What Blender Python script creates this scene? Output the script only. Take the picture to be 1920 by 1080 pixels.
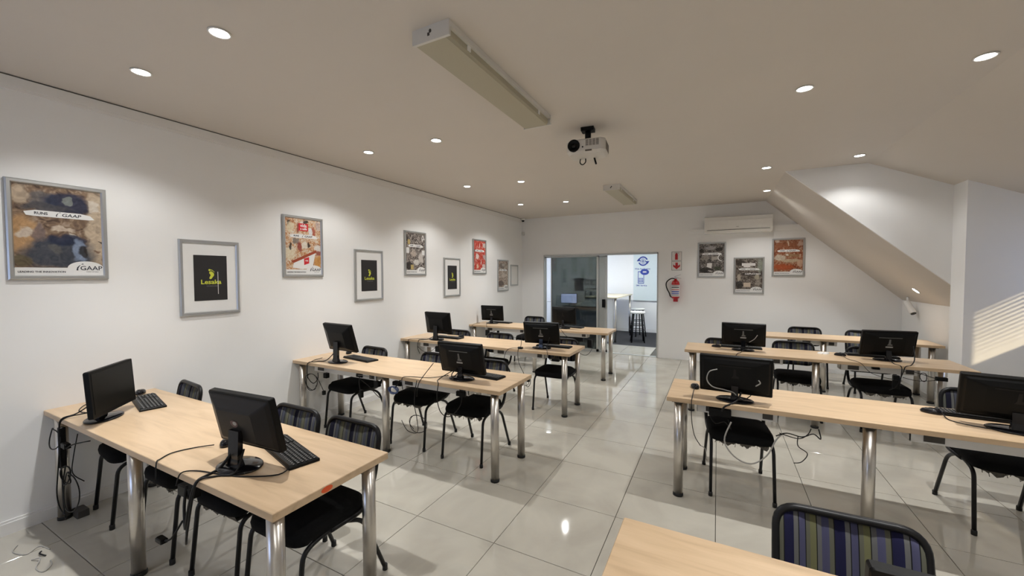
import bpy, bmesh, math, random
from mathutils import Vector, Matrix
S = bpy.context.scene
COL = S.collection
for o in list(bpy.data.objects): bpy.data.objects.remove(o)
pi = math.pi
D = math.radians

# ------------------------------------------------------------------ camera
cd = bpy.data.cameras.new('camera'); cam = bpy.data.objects.new('camera', cd); COL.objects.link(cam)
R_ = Vector((0.88735, 0.46108, -0.00315)); U_ = Vector((-0.01265, 0.03118, 0.99943)); F_ = Vector((-0.46092, 0.88681, -0.03351))
m = Matrix((( R_.x, U_.x, -F_.x, 4.0233), (R_.y, U_.y, -F_.y, -0.2029), (R_.z, U_.z, -F_.z, 1.6548), (0, 0, 0, 1)))
cam.matrix_world = m
cd.sensor_width = 36; cd.lens = 741.35 / 1920 * 36; cd.clip_start = .05; cd.clip_end = 100
S.camera = cam

# ------------------------------------------------------------------ light and exposure
LAMP_W = 92; SPILL_W = 34; LAMP_COL = (1.0, .995, .975)
SUN_E = 4.2; SKY_E = 3.6
EXPOSURE = 0.0
vs = S.view_settings; vs.view_transform = 'Standard'; vs.look = 'None'; vs.gamma = 1; vs.use_curve_mapping = False; vs.exposure = EXPOSURE
w = bpy.data.worlds.new('sky'); S.world = w; w.use_nodes = True
bg = w.node_tree.nodes['Background']; bg.inputs[0].default_value = (.50, .63, 1, 1); bg.inputs[1].default_value = SKY_E
sl = bpy.data.lights.new('sun', 'SUN'); sl.energy = SUN_E; sl.color = (1, .80, .52); sl.angle = D(1.25)
so = bpy.data.objects.new('sun', sl); COL.objects.link(so); so.location = (12, 2, 6)
so.rotation_euler = Vector((-1.3, 1, -.88)).to_track_quat('-Z', 'Y').to_euler()

# ------------------------------------------------------------------ materials
MATS = {}
def mat(name, col=(.8, .8, .8), rough=.5, metal=0, spec=.5, emit=None, es=1, noise=0, nscale=20, bump=0, coat=0, trans=0):
    m = bpy.data.materials.new(name); m.use_nodes = True; nt = m.node_tree; b = nt.nodes['Principled BSDF']
    b.inputs['Base Color'].default_value = (*col, 1); b.inputs['Roughness'].default_value = rough
    b.inputs['Metallic'].default_value = metal; b.inputs['Specular IOR Level'].default_value = spec
    b.inputs['Coat Weight'].default_value = coat; b.inputs['Coat Roughness'].default_value = .08
    if trans: b.inputs['Transmission Weight'].default_value = trans
    if emit: b.inputs['Emission Color'].default_value = (*emit, 1); b.inputs['Emission Strength'].default_value = es
    tc = nt.nodes.new('ShaderNodeTexCoord')
    nz = nt.nodes.new('ShaderNodeTexNoise'); nz.inputs['Scale'].default_value = nscale; nz.inputs['Detail'].default_value = 4
    nt.links.new(tc.outputs['Object'], nz.inputs['Vector'])
    mx = nt.nodes.new('ShaderNodeMix'); mx.data_type = 'RGBA'
    k = max(noise, .02)
    mx.inputs[6].default_value = (*[c * (1 - k) for c in col], 1); mx.inputs[7].default_value = (*[min(1, c * (1 + k)) for c in col], 1)
    nt.links.new(nz.outputs['Fac'], mx.inputs[0]); nt.links.new(mx.outputs[2], b.inputs['Base Color'])
    if bump:
        bp = nt.nodes.new('ShaderNodeBump'); bp.inputs['Strength'].default_value = bump; bp.inputs['Distance'].default_value = .002
        nt.links.new(nz.outputs['Fac'], bp.inputs['Height']); nt.links.new(bp.outputs[0], b.inputs['Normal'])
    MATS[name] = m; return m
mat('wall_paint', (.87, .87, .865), .55, noise=.02, nscale=3, bump=.05)
mat('ceiling_paint', (.65, .60, .545), .6, noise=.02, nscale=2)
mat('white_trim', (.82, .81, .79), .4)
mat('grout', (.10, .095, .085), .8)
mat('brushed_steel', (.62, .59, .55), .28, metal=1, noise=.06, nscale=60)
mat('aluminium', (.52, .53, .53), .38, metal=.85)
mat('door_aluminium', (.50, .51, .50), .45, metal=.6)
mat('black_tube', (.007, .007, .008), .35, spec=.3)
mat('rubber', (.012, .012, .012), .7)
mat('seat_cloth', (.0055, .0055, .006), .95, spec=.15, noise=.4, nscale=150, bump=.3)
mat('torn_foam', (.10, .09, .075), .95, noise=.7, nscale=60)
mat('black_plastic', (.005, .005, .005), .42, spec=.16, noise=.1, nscale=40)
mat('grey_black_plastic', (.017, .015, .014), .45, spec=.2)
mat('gloss_black', (.006, .006, .008), .12, spec=.4)
mat('screen_glass', (.007, .007, .006), .3, spec=.16)
mat('key_black', (.010, .010, .011), .5, spec=.3)
mat('key_print', (.30, .30, .29), .6)
mat('cable_black', (.008, .0075, .0075), .5, spec=.25)
mat('cable_blue', (.06, .09, .20), .5)
mat('pale_detail', (.13, .13, .125), .5)
mat('cable_grey', (.35, .34, .32), .5)
mat('socket_dark', (.05, .045, .04), .6)
mat('tray_white', (.72, .71, .69), .45)
mat('matt_white', (.80, .80, .79), .7)
mat('print_black', (.018, .017, .018), .45)
mat('ink', (.03, .035, .05), .6)
mat('ink_grey', (.18, .18, .19), .6)
mat('lime', (.62, .66, .06), .5)
mat('vida_red', (.62, .02, .03), .5)
mat('sign_red', (.45, .012, .018), .5)
mat('extinguisher_red', (.42, .008, .012), .22, coat=.5)
mat('label_white', (.75, .72, .70), .5)
mat('icon_blue', (.03, .06, .34), .5)
mat('projector_white', (.66, .63, .58), .4)
mat('vent_brown', (.13, .11, .09), .6)
mat('ac_white', (.82, .81, .78), .18)
mat('fixture_white', (.66, .64, .60), .45)
mat('diffuser', (.43, .395, .29), .4, noise=.05, nscale=200)
mat('board_gloss', (.70, .78, .80), .12)
mat('carpet', (.035, .035, .04), .95, noise=.4, nscale=300, bump=.3)
mat('counter_wood', (.72, .64, .48), .35, noise=.05)
mat('sticker_orange', (.75, .10, .02), .5)
mat('brown_dark', (.10, .075, .06), .6)
mat('slat_white', (.75, .72, .62), .5)
def glass_mat(name, tint, rough=.02, fac=.06):
    m = bpy.data.materials.new(name); m.use_nodes = True; nt = m.node_tree; nt.nodes.clear()
    out = nt.nodes.new('ShaderNodeOutputMaterial'); tr = nt.nodes.new('ShaderNodeBsdfTransparent'); gl = nt.nodes.new('ShaderNodeBsdfGlossy')
    tc = nt.nodes.new('ShaderNodeTexCoord'); nz = nt.nodes.new('ShaderNodeTexNoise'); nz.inputs['Scale'].default_value = 3
    nt.links.new(tc.outputs['Object'], nz.inputs['Vector'])
    mr = nt.nodes.new('ShaderNodeMapRange'); mr.inputs[3].default_value = rough * .6; mr.inputs[4].default_value = rough * 1.4
    nt.links.new(nz.outputs['Fac'], mr.inputs[0]); nt.links.new(mr.outputs[0], gl.inputs['Roughness'])
    fr = nt.nodes.new('ShaderNodeFresnel'); fr.inputs[0].default_value = 1.5
    mx = nt.nodes.new('ShaderNodeMixShader'); tr.inputs[0].default_value = (*tint, 1)
    ge = nt.nodes.new('ShaderNodeNewGeometry'); iv = nt.nodes.new('ShaderNodeMath'); iv.operation = 'SUBTRACT'; iv.inputs[0].default_value = 1
    ml = nt.nodes.new('ShaderNodeMath'); ml.operation = 'MULTIPLY'; nt.links.new(ge.outputs['Backfacing'], iv.inputs[1])
    nt.links.new(fr.outputs[0], ml.inputs[0]); nt.links.new(iv.outputs[0], ml.inputs[1])   # pane's inner face: no second reflection
    nt.links.new(ml.outputs[0], mx.inputs[0]); nt.links.new(tr.outputs[0], mx.inputs[1]); nt.links.new(gl.outputs[0], mx.inputs[2])
    nt.links.new(mx.outputs[0], out.inputs[0]); MATS[name] = m; return m
glass_mat('tinted_glass', (.30, .32, .30), .05)
glass_mat('pale_glass', (.52, .54, .53), .05)
_nt = MATS['pale_glass'].node_tree; _df = _nt.nodes.new('ShaderNodeBsdfDiffuse'); _df.inputs[0].default_value = (.55, .57, .56, 1)
_ms = _nt.nodes.new('ShaderNodeMixShader'); _ms.inputs[0].default_value = .55; _o = [n for n in _nt.nodes if n.type == 'OUTPUT_MATERIAL'][0]
_src = _o.inputs[0].links[0].from_socket; _nt.links.new(_src, _ms.inputs[1]); _nt.links.new(_df.outputs[0], _ms.inputs[2]); _nt.links.new(_ms.outputs[0], _o.inputs[0])
glass_mat('clear_glass', (.95, .96, .96), .02)
mat('lamp_glow', (1, 1, 1), .5, emit=(1, .98, .94), es=30)
mat('office_panel_glow', (1, 1, 1), .5, emit=(.96, 1, .98), es=25)
mat('lit_screen', (.1, .1, .1), .3, emit=(.42, .46, .80), es=5)

def tile_mat():
    m = mat('floor_tile', (.60, .575, .53), .07, spec=.5); nt = m.node_tree; b = nt.nodes['Principled BSDF']
    tc = nt.nodes.new('ShaderNodeNewGeometry')
    n1 = nt.nodes.new('ShaderNodeTexNoise'); n1.inputs['Scale'].default_value = 1.7; n1.inputs['Detail'].default_value = 6; n1.inputs['Distortion'].default_value = 1.2
    n2 = nt.nodes.new('ShaderNodeTexNoise'); n2.inputs['Scale'].default_value = 6; n2.inputs['Detail'].default_value = 5
    nt.links.new(tc.outputs['Position'], n1.inputs['Vector']); nt.links.new(tc.outputs['Position'], n2.inputs['Vector'])
    cr = nt.nodes.new('ShaderNodeValToRGB'); e = cr.color_ramp.elements
    e[0].position = .3; e[0].color = (.40, .375, .325, 1); e[1].position = .62; e[1].color = (.48, .455, .395, 1)
    nt.links.new(n1.outputs['Fac'], cr.inputs[0]); nt.links.new(cr.outputs[0], b.inputs['Base Color'])
    mr = nt.nodes.new('ShaderNodeMapRange'); mr.inputs[1].default_value = .35; mr.inputs[2].default_value = .7; mr.inputs[3].default_value = .03; mr.inputs[4].default_value = .09
    nt.links.new(n2.outputs['Fac'], mr.inputs[0]); nt.links.new(mr.outputs[0], b.inputs['Roughness'])
tile_mat()
def wood_mat():
    m = mat('maple', (.6, .43, .25), .32, spec=.45); nt = m.node_tree; b = nt.nodes['Principled BSDF']
    tc = nt.nodes.new('ShaderNodeTexCoord'); mp = nt.nodes.new('ShaderNodeMapping'); mp.inputs['Scale'].default_value = (1.2, 9, 9)
    nt.links.new(tc.outputs['Object'], mp.inputs[0])
    n1 = nt.nodes.new('ShaderNodeTexNoise'); n1.inputs['Scale'].default_value = 2.2; n1.inputs['Detail'].default_value = 7; n1.inputs['Distortion'].default_value = .8
    nt.links.new(mp.outputs[0], n1.inputs['Vector'])
    cr = nt.nodes.new('ShaderNodeValToRGB'); e = cr.color_ramp.elements
    e[0].position = .25; e[0].color = (.46, .325, .20, 1); e[1].position = .75; e[1].color = (.63, .465, .305, 1)
    k = e.new(.45); k.color = (.56, .405, .255, 1)
    nt.links.new(n1.outputs['Fac'], cr.inputs[0]); nt.links.new(cr.outputs[0], b.inputs['Base Color'])
wood_mat()
def stripe_mat(name, navy, slate, olive, go, grey):
    m = mat(name, (.1, .1, .1), .9, spec=.2); nt = m.node_tree; b = nt.nodes['Principled BSDF']
    tc = nt.nodes.new('ShaderNodeTexCoord'); sp = nt.nodes.new('ShaderNodeSeparateXYZ'); nt.links.new(tc.outputs['Object'], sp.inputs[0])
    mu = nt.nodes.new('ShaderNodeMath'); mu.operation = 'MULTIPLY_ADD'; mu.inputs[1].default_value = 1 / .15; mu.inputs[2].default_value = 10.1
    fr = nt.nodes.new('ShaderNodeMath'); fr.operation = 'FRACT'
    nt.links.new(sp.outputs[0], mu.inputs[0]); nt.links.new(mu.outputs[0], fr.inputs[0])
    cr = nt.nodes.new('ShaderNodeValToRGB'); cr.color_ramp.interpolation = 'CONSTANT'
    dark = (.010, .010, .010)
    st = [(0, navy), (.08, grey), (.17, dark), (.19, slate), (.31, dark), (.33, go), (.41, olive), (.53, dark), (.55, grey), (.64, slate), (.78, go), (.87, dark), (.89, navy)]
    e = cr.color_ramp.elements; e[0].position = 0; e[0].color = (*navy, 1); e[1].position = st[1][0]; e[1].color = (*st[1][1], 1)
    for p, c in st[2:]:
        k = e.new(p); k.color = (*c, 1)
    nt.links.new(fr.outputs[0], cr.inputs[0]); nt.links.new(cr.outputs[0], b.inputs['Base Color'])
stripe_mat('striped_cloth', (.010, .010, .022), (.066, .070, .092), (.125, .122, .082), (.085, .088, .075), (.11, .11, .105))
stripe_mat('striped_cloth_vivid', (.011, .011, .040), (.062, .062, .115), (.130, .128, .065), (.10, .10, .075), (.11, .11, .11))
def photo_mat(name, cols, seed, scale=7, streak=(1, 1, 1)):
    """blurred shop-interior photo print: blocks of colour broken up by noise"""
    m = mat(name, (.5, .5, .5), .3, spec=.5); nt = m.node_tree; b = nt.nodes['Principled BSDF']
    tc = nt.nodes.new('ShaderNodeTexCoord'); mp = nt.nodes.new('ShaderNodeMapping'); mp.inputs['Location'].default_value = (seed * 1.37, seed * .7, seed * 2.1); mp.inputs['Scale'].default_value = streak
    nt.links.new(tc.outputs['Object'], mp.inputs[0])
    n1 = nt.nodes.new('ShaderNodeTexNoise'); n1.inputs['Scale'].default_value = scale; n1.inputs['Detail'].default_value = 3; n1.inputs['Distortion'].default_value = 1.5
    vo = nt.nodes.new('ShaderNodeTexVoronoi'); vo.inputs['Scale'].default_value = scale * 2.4; vo.distance = 'CHEBYCHEV'
    nt.links.new(mp.outputs[0], n1.inputs['Vector']); nt.links.new(mp.outputs[0], vo.inputs['Vector'])
    sp = nt.nodes.new('ShaderNodeSeparateColor'); nt.links.new(vo.outputs['Color'], sp.inputs[0])
    mx = nt.nodes.new('ShaderNodeMix'); mx.inputs[0].default_value = .38
    nt.links.new(n1.outputs['Fac'], mx.inputs[2]); nt.links.new(sp.outputs[0], mx.inputs[3])
    cr = nt.nodes.new('ShaderNodeValToRGB'); e = cr.color_ramp.elements
    n = len(cols)
    pos = [.28 + .46 * i / (n - 1) for i in range(n)]
    e[0].position = pos[0]; e[0].color = (*cols[0], 1); e[1].position = pos[-1]; e[1].color = (*cols[-1], 1)
    for p, c in list(zip(pos, cols))[1:-1]:
        k = e.new(p); k.color = (*c, 1)
    nt.links.new(mx.outputs[0], cr.inputs[0]); nt.links.new(cr.outputs[0], b.inputs['Base Color'])
def shape_mat(name, base, seed, shapes, scale=14, amt=.05, detail=.55):
    """flat photo print: noise-broken base with soft-edged ellipses ('e') and boxes ('r') of print colour, placed in the print's own x-z plane"""
    m = mat(name, (.5, .5, .5), .3, spec=.4); nt = m.node_tree; b = nt.nodes['Principled BSDF']; N = nt.nodes; LK = nt.links.new
    tc = N.new('ShaderNodeTexCoord'); of = N.new('ShaderNodeVectorMath'); of.operation = 'ADD'; of.inputs[1].default_value = (seed * 1.3, seed * .77, seed * 2.1); LK(tc.outputs['Object'], of.inputs[0])
    n1 = N.new('ShaderNodeTexNoise'); n1.inputs['Scale'].default_value = scale * 1.3; n1.inputs['Detail'].default_value = 3; LK(of.outputs[0], n1.inputs['Vector'])
    sb = N.new('ShaderNodeVectorMath'); sb.operation = 'SUBTRACT'; sb.inputs[1].default_value = (.5, .5, .5); LK(n1.outputs['Color'], sb.inputs[0])
    sc = N.new('ShaderNodeVectorMath'); sc.operation = 'SCALE'; sc.inputs['Scale'].default_value = amt * 2; LK(sb.outputs[0], sc.inputs[0])
    ad = N.new('ShaderNodeVectorMath'); ad.operation = 'ADD'; LK(tc.outputs['Object'], ad.inputs[0]); LK(sc.outputs[0], ad.inputs[1])
    n2 = N.new('ShaderNodeTexNoise'); n2.inputs['Scale'].default_value = scale * 2.2; n2.inputs['Detail'].default_value = 4; n2.inputs['Distortion'].default_value = 1.6; LK(of.outputs[0], n2.inputs['Vector'])
    cr = N.new('ShaderNodeValToRGB'); e = cr.color_ramp.elements; n = len(base)
    e[0].position = .30; e[0].color = (*base[0], 1); e[1].position = .70; e[1].color = (*base[-1], 1)
    for k in range(1, n - 1): q = e.new(.30 + .40 * k / (n - 1)); q.color = (*base[k], 1)
    LK(n2.outputs['Fac'], cr.inputs[0]); cur = cr.outputs[0]
    for kind, cx, cz, rx, rz, col in shapes:
        s_ = N.new('ShaderNodeVectorMath'); s_.operation = 'SUBTRACT'; s_.inputs[1].default_value = (cx, 0, cz); LK(ad.outputs[0], s_.inputs[0])
        u_ = N.new('ShaderNodeVectorMath'); u_.operation = 'MULTIPLY'; u_.inputs[1].default_value = (1 / rx, 0, 1 / rz); LK(s_.outputs[0], u_.inputs[0])
        if kind == 'e': l_ = N.new('ShaderNodeVectorMath'); l_.operation = 'LENGTH'; LK(u_.outputs[0], l_.inputs[0]); val = l_.outputs['Value']
        else:
            a_ = N.new('ShaderNodeVectorMath'); a_.operation = 'ABSOLUTE'; LK(u_.outputs[0], a_.inputs[0]); x_ = N.new('ShaderNodeSeparateXYZ'); LK(a_.outputs[0], x_.inputs[0])
            q = N.new('ShaderNodeMath'); q.operation = 'MAXIMUM'; LK(x_.outputs[0], q.inputs[0]); LK(x_.outputs[2], q.inputs[1]); val = q.outputs[0]
        r_ = N.new('ShaderNodeMapRange'); r_.inputs[1].default_value = 1.15; r_.inputs[2].default_value = .80; r_.inputs[3].default_value = 0; r_.inputs[4].default_value = .9; LK(val, r_.inputs[0])
        # keep some of the underlying mottling
        mt = N.new('ShaderNodeMix'); mt.data_type = 'RGBA'; mt.blend_type = 'OVERLAY'; mt.inputs[0].default_value = detail; mt.inputs[6].default_value = (*col, 1); LK(n2.outputs['Fac'], mt.inputs[7])
        mx = N.new('ShaderNodeMix'); mx.data_type = 'RGBA'; LK(r_.outputs[0], mx.inputs[0]); LK(cur, mx.inputs[6]); LK(mt.outputs[2], mx.inputs[7]); cur = mx.outputs[2]
    LK(cur, b.inputs['Base Color'])
bl, dk, cr_, gr = (.02, .03, .065), (.02, .016, .014), (.62, .52, .40), (.16, .15, .14)
shape_mat('photo_blue_brown', [(.06, .04, .03), (.16, .105, .075), (.26, .18, .12), (.40, .31, .24)], 1, [
    ('r', .175, .36, .045, .27, (.52, .42, .31)), ('e', -.17, .30, .07, .12, (.46, .28, .14)), ('e', -.16, .31, .035, .03, (.58, .50, .42)), ('e', -.17, .56, .04, .06, (.45, .36, .27)),
    ('e', -.07, .53, .07, .06, (.13, .12, .12)), ('e', .03, .515, .115, .075, bl), ('e', -.06, .48, .12, .03, (.07, .07, .08)), ('e', .035, .535, .022, .022, (.20, .22, .21)),
    ('r', .17, .52, .03, .03, (.62, .56, .48)), ('r', .02, .345, .06, .018, (.60, .50, .40)), ('e', -.10, .31, .03, .06, (.20, .15, .14)), ('e', .06, .30, .02, .02, (.60, .54, .46)),
    ('e', .0, .175, .17, .11, (.045, .06, .085)), ('e', .03, .27, .10, .04, bl), ('e', .09, .20, .035, .07, (.24, .30, .42)), ('e', .115, .19, .025, .035, dk), ('e', -.02, .20, .03, .03, (.12, .12, .12)),
    ('e', -.18, .12, .05, .04, (.12, .10, .06)), ('e', .19, .27, .02, .01, dk), ('e', .19, .20, .02, .01, (.2, .12, .08))], 9, .05)
shape_mat('photo_red_white', [(.25, .08, .04), (.58, .30, .14), (.66, .55, .42), (.72, .66, .58)], 2, [
    ('e', -.155, .25, .06, .07, (.72, .64, .48)), ('e', .17, .16, .05, .08, (.58, .28, .07)), ('e', .17, .32, .045, .04, (.72, .70, .66)), ('e', .175, .27, .03, .03, (.30, .08, .06)),
    ('r', -.09, .385, .035, .03, (.20, .18, .16)), ('e', -.06, .53, .02, .05, (.28, .05, .04)), ('e', -.05, .33, .025, .06, (.28, .05, .04)), ('e', -.01, .58, .03, .03, (.75, .70, .64)),
    ('e', .02, .60, .025, .02, dk), ('e', .06, .35, .03, .02, dk), ('e', .01, .34, .03, .04, (.74, .69, .60)), ('e', -.17, .57, .02, .035, dk), ('e', -.15, .53, .04, .05, (.70, .60, .42)),
    ('e', .12, .50, .02, .06, (.36, .08, .05)), ('r', .08, .50, .02, .04, (.72, .72, .74)), ('e', -.15, .33, .015, .03, dk), ('e', .17, .57, .03, .05, (.50, .40, .36))], 15, .04, .5)
shape_mat('photo_brown_mono', [(.018, .014, .012), (.07, .055, .05), (.34, .30, .27), (.62, .58, .54)], 3, [
    ('e', -.19, .55, .04, .06, dk), ('e', .16, .57, .035, .04, (.72, .70, .68)), ('e', .16, .57, .014, .018, dk), ('e', -.14, .15, .08, .06, dk), ('e', .02, .20, .07, .04, (.70, .67, .63)), ('e', .12, .27, .05, .08, (.62, .58, .54)),
    ('e', -.05, .33, .06, .05, (.50, .42, .36))], 16, .05)
shape_mat('photo_red', [(.32, .015, .012), (.50, .04, .025), (.62, .12, .08), (.74, .66, .62)], 4, [
    ('e', .16, .55, .05, .05, (.55, .50, .48)), ('e', .17, .33, .05, .05, (.48, .40, .40)), ('e', .0, .53, .02, .05, (.72, .60, .55)), ('e', -.08, .33, .05, .05, (.74, .68, .64)), ('e', .05, .23, .02, .05, (.72, .60, .55)),
    ('e', -.08, .15, .03, .05, (.72, .62, .45)), ('e', -.17, .44, .03, .03, gr), ('e', .15, .15, .05, .05, (.66, .58, .56))], 12, .04)
shape_mat('photo_sepia', [(.08, .055, .045), (.24, .18, .14), (.46, .38, .31), (.60, .53, .46)], 5, [
    ('e', -.05, .53, .12, .06, (.15, .12, .10)), ('e', .02, .55, .06, .03, (.42, .38, .34)), ('e', -.10, .16, .12, .06, (.09, .06, .05)), ('e', .05, .33, .12, .05, (.50, .44, .38))], 11, .04)
shape_mat('photo_dark_mono', [(.025, .02, .02), (.06, .05, .048), (.22, .20, .18), (.50, .47, .44)], 6, [
    ('e', -.02, .55, .10, .035, (.38, .36, .36)), ('e', .12, .52, .06, .04, dk), ('e', -.17, .50, .05, .04, dk), ('e', -.10, .36, .08, .04, (.28, .25, .22)), ('r', .06, .36, .06, .03, (.42, .38, .34)), ('e', .10, .17, .06, .04, (.05, .06, .035)),
    ('e', -.10, .14, .12, .05, dk), ('e', -.02, .12, .04, .02, (.40, .36, .34))], 14, .04)
shape_mat('photo_green_grey', [(.025, .018, .015), (.08, .06, .05), (.24, .21, .18), (.46, .43, .38)], 7, [
    ('e', -.14, .56, .08, .06, (.04, .03, .025)), ('e', .17, .50, .04, .12, (.30, .32, .27)), ('e', -.15, .30, .03, .06, (.48, .42, .34)), ('r', .05, .355, .16, .03, (.035, .025, .022)), ('e', -.14, .16, .06, .07, (.03, .027, .025)),
    ('e', .12, .30, .04, .04, (.40, .36, .28)), ('e', .14, .20, .04, .06, (.34, .30, .26))], 15, .04)
shape_mat('photo_orange', [(.12, .03, .015), (.26, .075, .03), (.36, .17, .09), (.52, .40, .31)], 8, [
    ('r', .0, .54, .20, .05, (.28, .10, .045)), ('e', -.16, .60, .03, .02, (.62, .50, .42)), ('e', .0, .57, .015, .04, (.60, .48, .36)), ('e', .17, .56, .04, .05, (.50, .34, .26)), ('e', -.12, .32, .09, .05, (.55, .48, .38)), ('r', .05, .36, .10, .02, (.30, .18, .09)),
    ('e', -.02, .37, .02, .02, (.70, .62, .55)), ('e', .03, .27, .16, .03, (.48, .38, .26)), ('e', -.06, .16, .15, .05, (.40, .085, .025)), ('e', .17, .22, .04, .06, (.52, .34, .24))], 12, .035)
photo_mat('screen_page', [(.4, .42, .7), (.5, .52, .8), (.55, .57, .85)], 9, 20)

# ------------------------------------------------------------------ mesh helpers
class MB:
    def __init__(s): s.v = []; s.f = []; s.sm = []
    def add(s, vs, fs, smooth=False):
        n = len(s.v); s.v += [tuple(p) for p in vs]; s.f += [tuple(n + i for i in f) for f in fs]; s.sm += [smooth] * len(fs); return s
    def box(s, x0, x1, y0, y1, z0, z1, M=None):
        vs = [Vector((x, y, z)) for x in (x0, x1) for y in (y0, y1) for z in (z0, z1)]
        if M: vs = [M @ p for p in vs]
        return s.add(vs, [(0, 1, 3, 2), (4, 6, 7, 5), (0, 4, 5, 1), (2, 3, 7, 6), (0, 2, 6, 4), (1, 5, 7, 3)])
    def cham(s, x0, x1, y0, y1, z0, z1, c=.002, M=None):
        """box with chamfered vertical and top edges"""
        rings = []
        for z, i in ((z0, 0), (z1 - c, 0), (z1, c)):
            X0, X1, Y0, Y1 = x0 + i, x1 - i, y0 + i, y1 - i; k = c
            rings.append([(X0 + k, Y0, z), (X1 - k, Y0, z), (X1, Y0 + k, z), (X1, Y1 - k, z), (X1 - k, Y1, z), (X0 + k, Y1, z), (X0, Y1 - k, z), (X0, Y0 + k, z)])
        return s.loft(rings, M=M)
    def loft(s, rings, cap=True, smooth=False, M=None, closed=True):
        n = len(rings[0]); vs = [Vector(p) for r in rings for p in r]
        if M: vs = [M @ p for p in vs]
        fs = []
        for i in range(len(rings) - 1):
            for j in range(n if closed else n - 1):
                a = i * n + j; b = i * n + (j + 1) % n
                fs.append((a, b, b + n, a + n))
        k = len(s.v); s.add(vs, fs, smooth)
        if cap: s.f += [tuple(k + i for i in reversed(range(n))), tuple(k + (len(rings) - 1) * n + i for i in range(n))]; s.sm += [False, False]
        return s
    def tube(s, pts, r, n=8, cap=True, smooth=True):
        pts = [Vector(p) for p in pts]; rings = []; up = None
        for i, p in enumerate(pts):
            d = (pts[min(i + 1, len(pts) - 1)] - pts[max(i - 1, 0)]).normalized()
            if up is None: up = d.orthogonal().normalized()
            up = (up - d * up.dot(d)); up = up.normalized() if up.length > 1e-6 else d.orthogonal().normalized()
            q = d.cross(up); rr = r[i] if isinstance(r, (list, tuple)) else r
            rings.append([p + (up * math.cos(2 * pi * k / n) + q * math.sin(2 * pi * k / n)) * rr for k in range(n)])
        return s.loft(rings, cap, smooth)
    def lathe(s, prof, n=24, c=(0, 0, 0), M=None, smooth=True):
        rings = [[(c[0] + r * math.cos(2 * pi * k / n), c[1] + r * math.sin(2 * pi * k / n), c[2] + z) for k in range(n)] for r, z in prof]
        return s.loft(rings, True, smooth, M)
    def prism(s, poly, a0, a1, axis='y', M=None):
        """poly = list of 2-D points, extruded along axis"""
        def P(p, a): return {'y': (p[0], a, p[1]), 'x': (a, p[0], p[1]), 'z': (p[0], p[1], a)}[axis]
        return s.loft([[P(p, a0) for p in poly], [P(p, a1) for p in poly]], M=M)
    def mesh(s, name):
        me = bpy.data.meshes.new(name); me.from_pydata(s.v, [], s.f); me.polygons.foreach_set('use_smooth', s.sm)
        b = bmesh.new(); b.from_mesh(me); bmesh.ops.recalc_face_normals(b, faces=b.faces); b.to_mesh(me); b.free()
        return me
    def obj(s, name, m, parent=None, **kw):
        return link(name, s.mesh(name), m, parent, **kw)
def link(name, me, m, parent=None, loc=(0, 0, 0), rot=(0, 0, 0)):
    if m is not None:
        me.materials.clear(); me.materials.append(MATS[m])
    o = bpy.data.objects.new(name, me); COL.objects.link(o); o.location = loc; o.rotation_euler = rot
    if parent: o.parent = parent
    return o
def empty(name, loc=(0, 0, 0), rz=0, rot=None):
    o = bpy.data.objects.new(name, None); COL.objects.link(o); o.location = loc; o.rotation_euler = rot or (0, 0, rz); o.empty_display_size = .1; return o
def tag(o, label, cat, group=None):
    o['label'] = label; o['category'] = cat
    if group: o['group'] = group
    return o
def struct(o): o['kind'] = 'structure'; return o
KIDS = {}
def copy_tree(o, parent=None):
    c = o.copy(); COL.objects.link(c)
    if parent: c.parent = parent
    for ch in [x for x in ALLKIDS(o)]: copy_tree(ch, c)
    return c
def ALLKIDS(o): return [x for x in bpy.data.objects if x.parent == o]
def smoothpath(pts, n=6):
    pts = [Vector(p) for p in pts]; P = [pts[0]] + pts + [pts[-1]]; out = []
    for i in range(1, len(P) - 2):
        for k in range(n):
            t = k / n; a, b, c, d = P[i - 1], P[i], P[i + 1], P[i + 2]
            out.append(.5 * ((2 * b) + (c - a) * t + (2 * a - 5 * b + 4 * c - d) * t * t + (3 * b - a - 3 * c + d) * t ** 3))
    return out + [pts[-1]]
def bend(pts, r=.06, n=5):
    """polyline with rounded corners"""
    pts = [Vector(p) for p in pts]; out = [pts[0]]
    for i in range(1, len(pts) - 1):
        a, b, c = pts[i - 1], pts[i], pts[i + 1]; u = (a - b); v = (c - b); k = min(r, u.length * .49, v.length * .49)
        p = b + u.normalized() * k; q = b + v.normalized() * k
        for j in range(n + 1):
            t = j / n; out.append((1 - t) ** 2 * p + 2 * t * (1 - t) * b + t * t * q)
    return out + [pts[-1]]
TXT = {}
def text_mesh(s, size, ext=.0006, bold=0, align='CENTER', shear=0):
    k = (s, size, ext, bold, align, shear)
    if k in TXT: return TXT[k]
    cu = bpy.data.curves.new('t', 'FONT'); cu.body = s; cu.size = size; cu.extrude = ext; cu.offset = bold; cu.align_x = align; cu.align_y = 'CENTER'; cu.resolution_u = 3; cu.shear = shear
    o = bpy.data.objects.new('t', cu); COL.objects.link(o); dg = bpy.context.evaluated_depsgraph_get()
    me = bpy.data.meshes.new_from_object(o.evaluated_get(dg)); bpy.data.objects.remove(o)
    TXT[k] = me; return me
def text(s, size, m, parent, x, y, z, bold=0, rot=(pi / 2, 0, 0), name='lettering', sx=1, ext=.0006, align='CENTER', shear=0):
    me = text_mesh(s, size, ext, bold, align, shear).copy()
    o = link(name, me, m, parent, (x, y, z), rot); o.scale = (sx, 1, 1); return o

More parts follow.
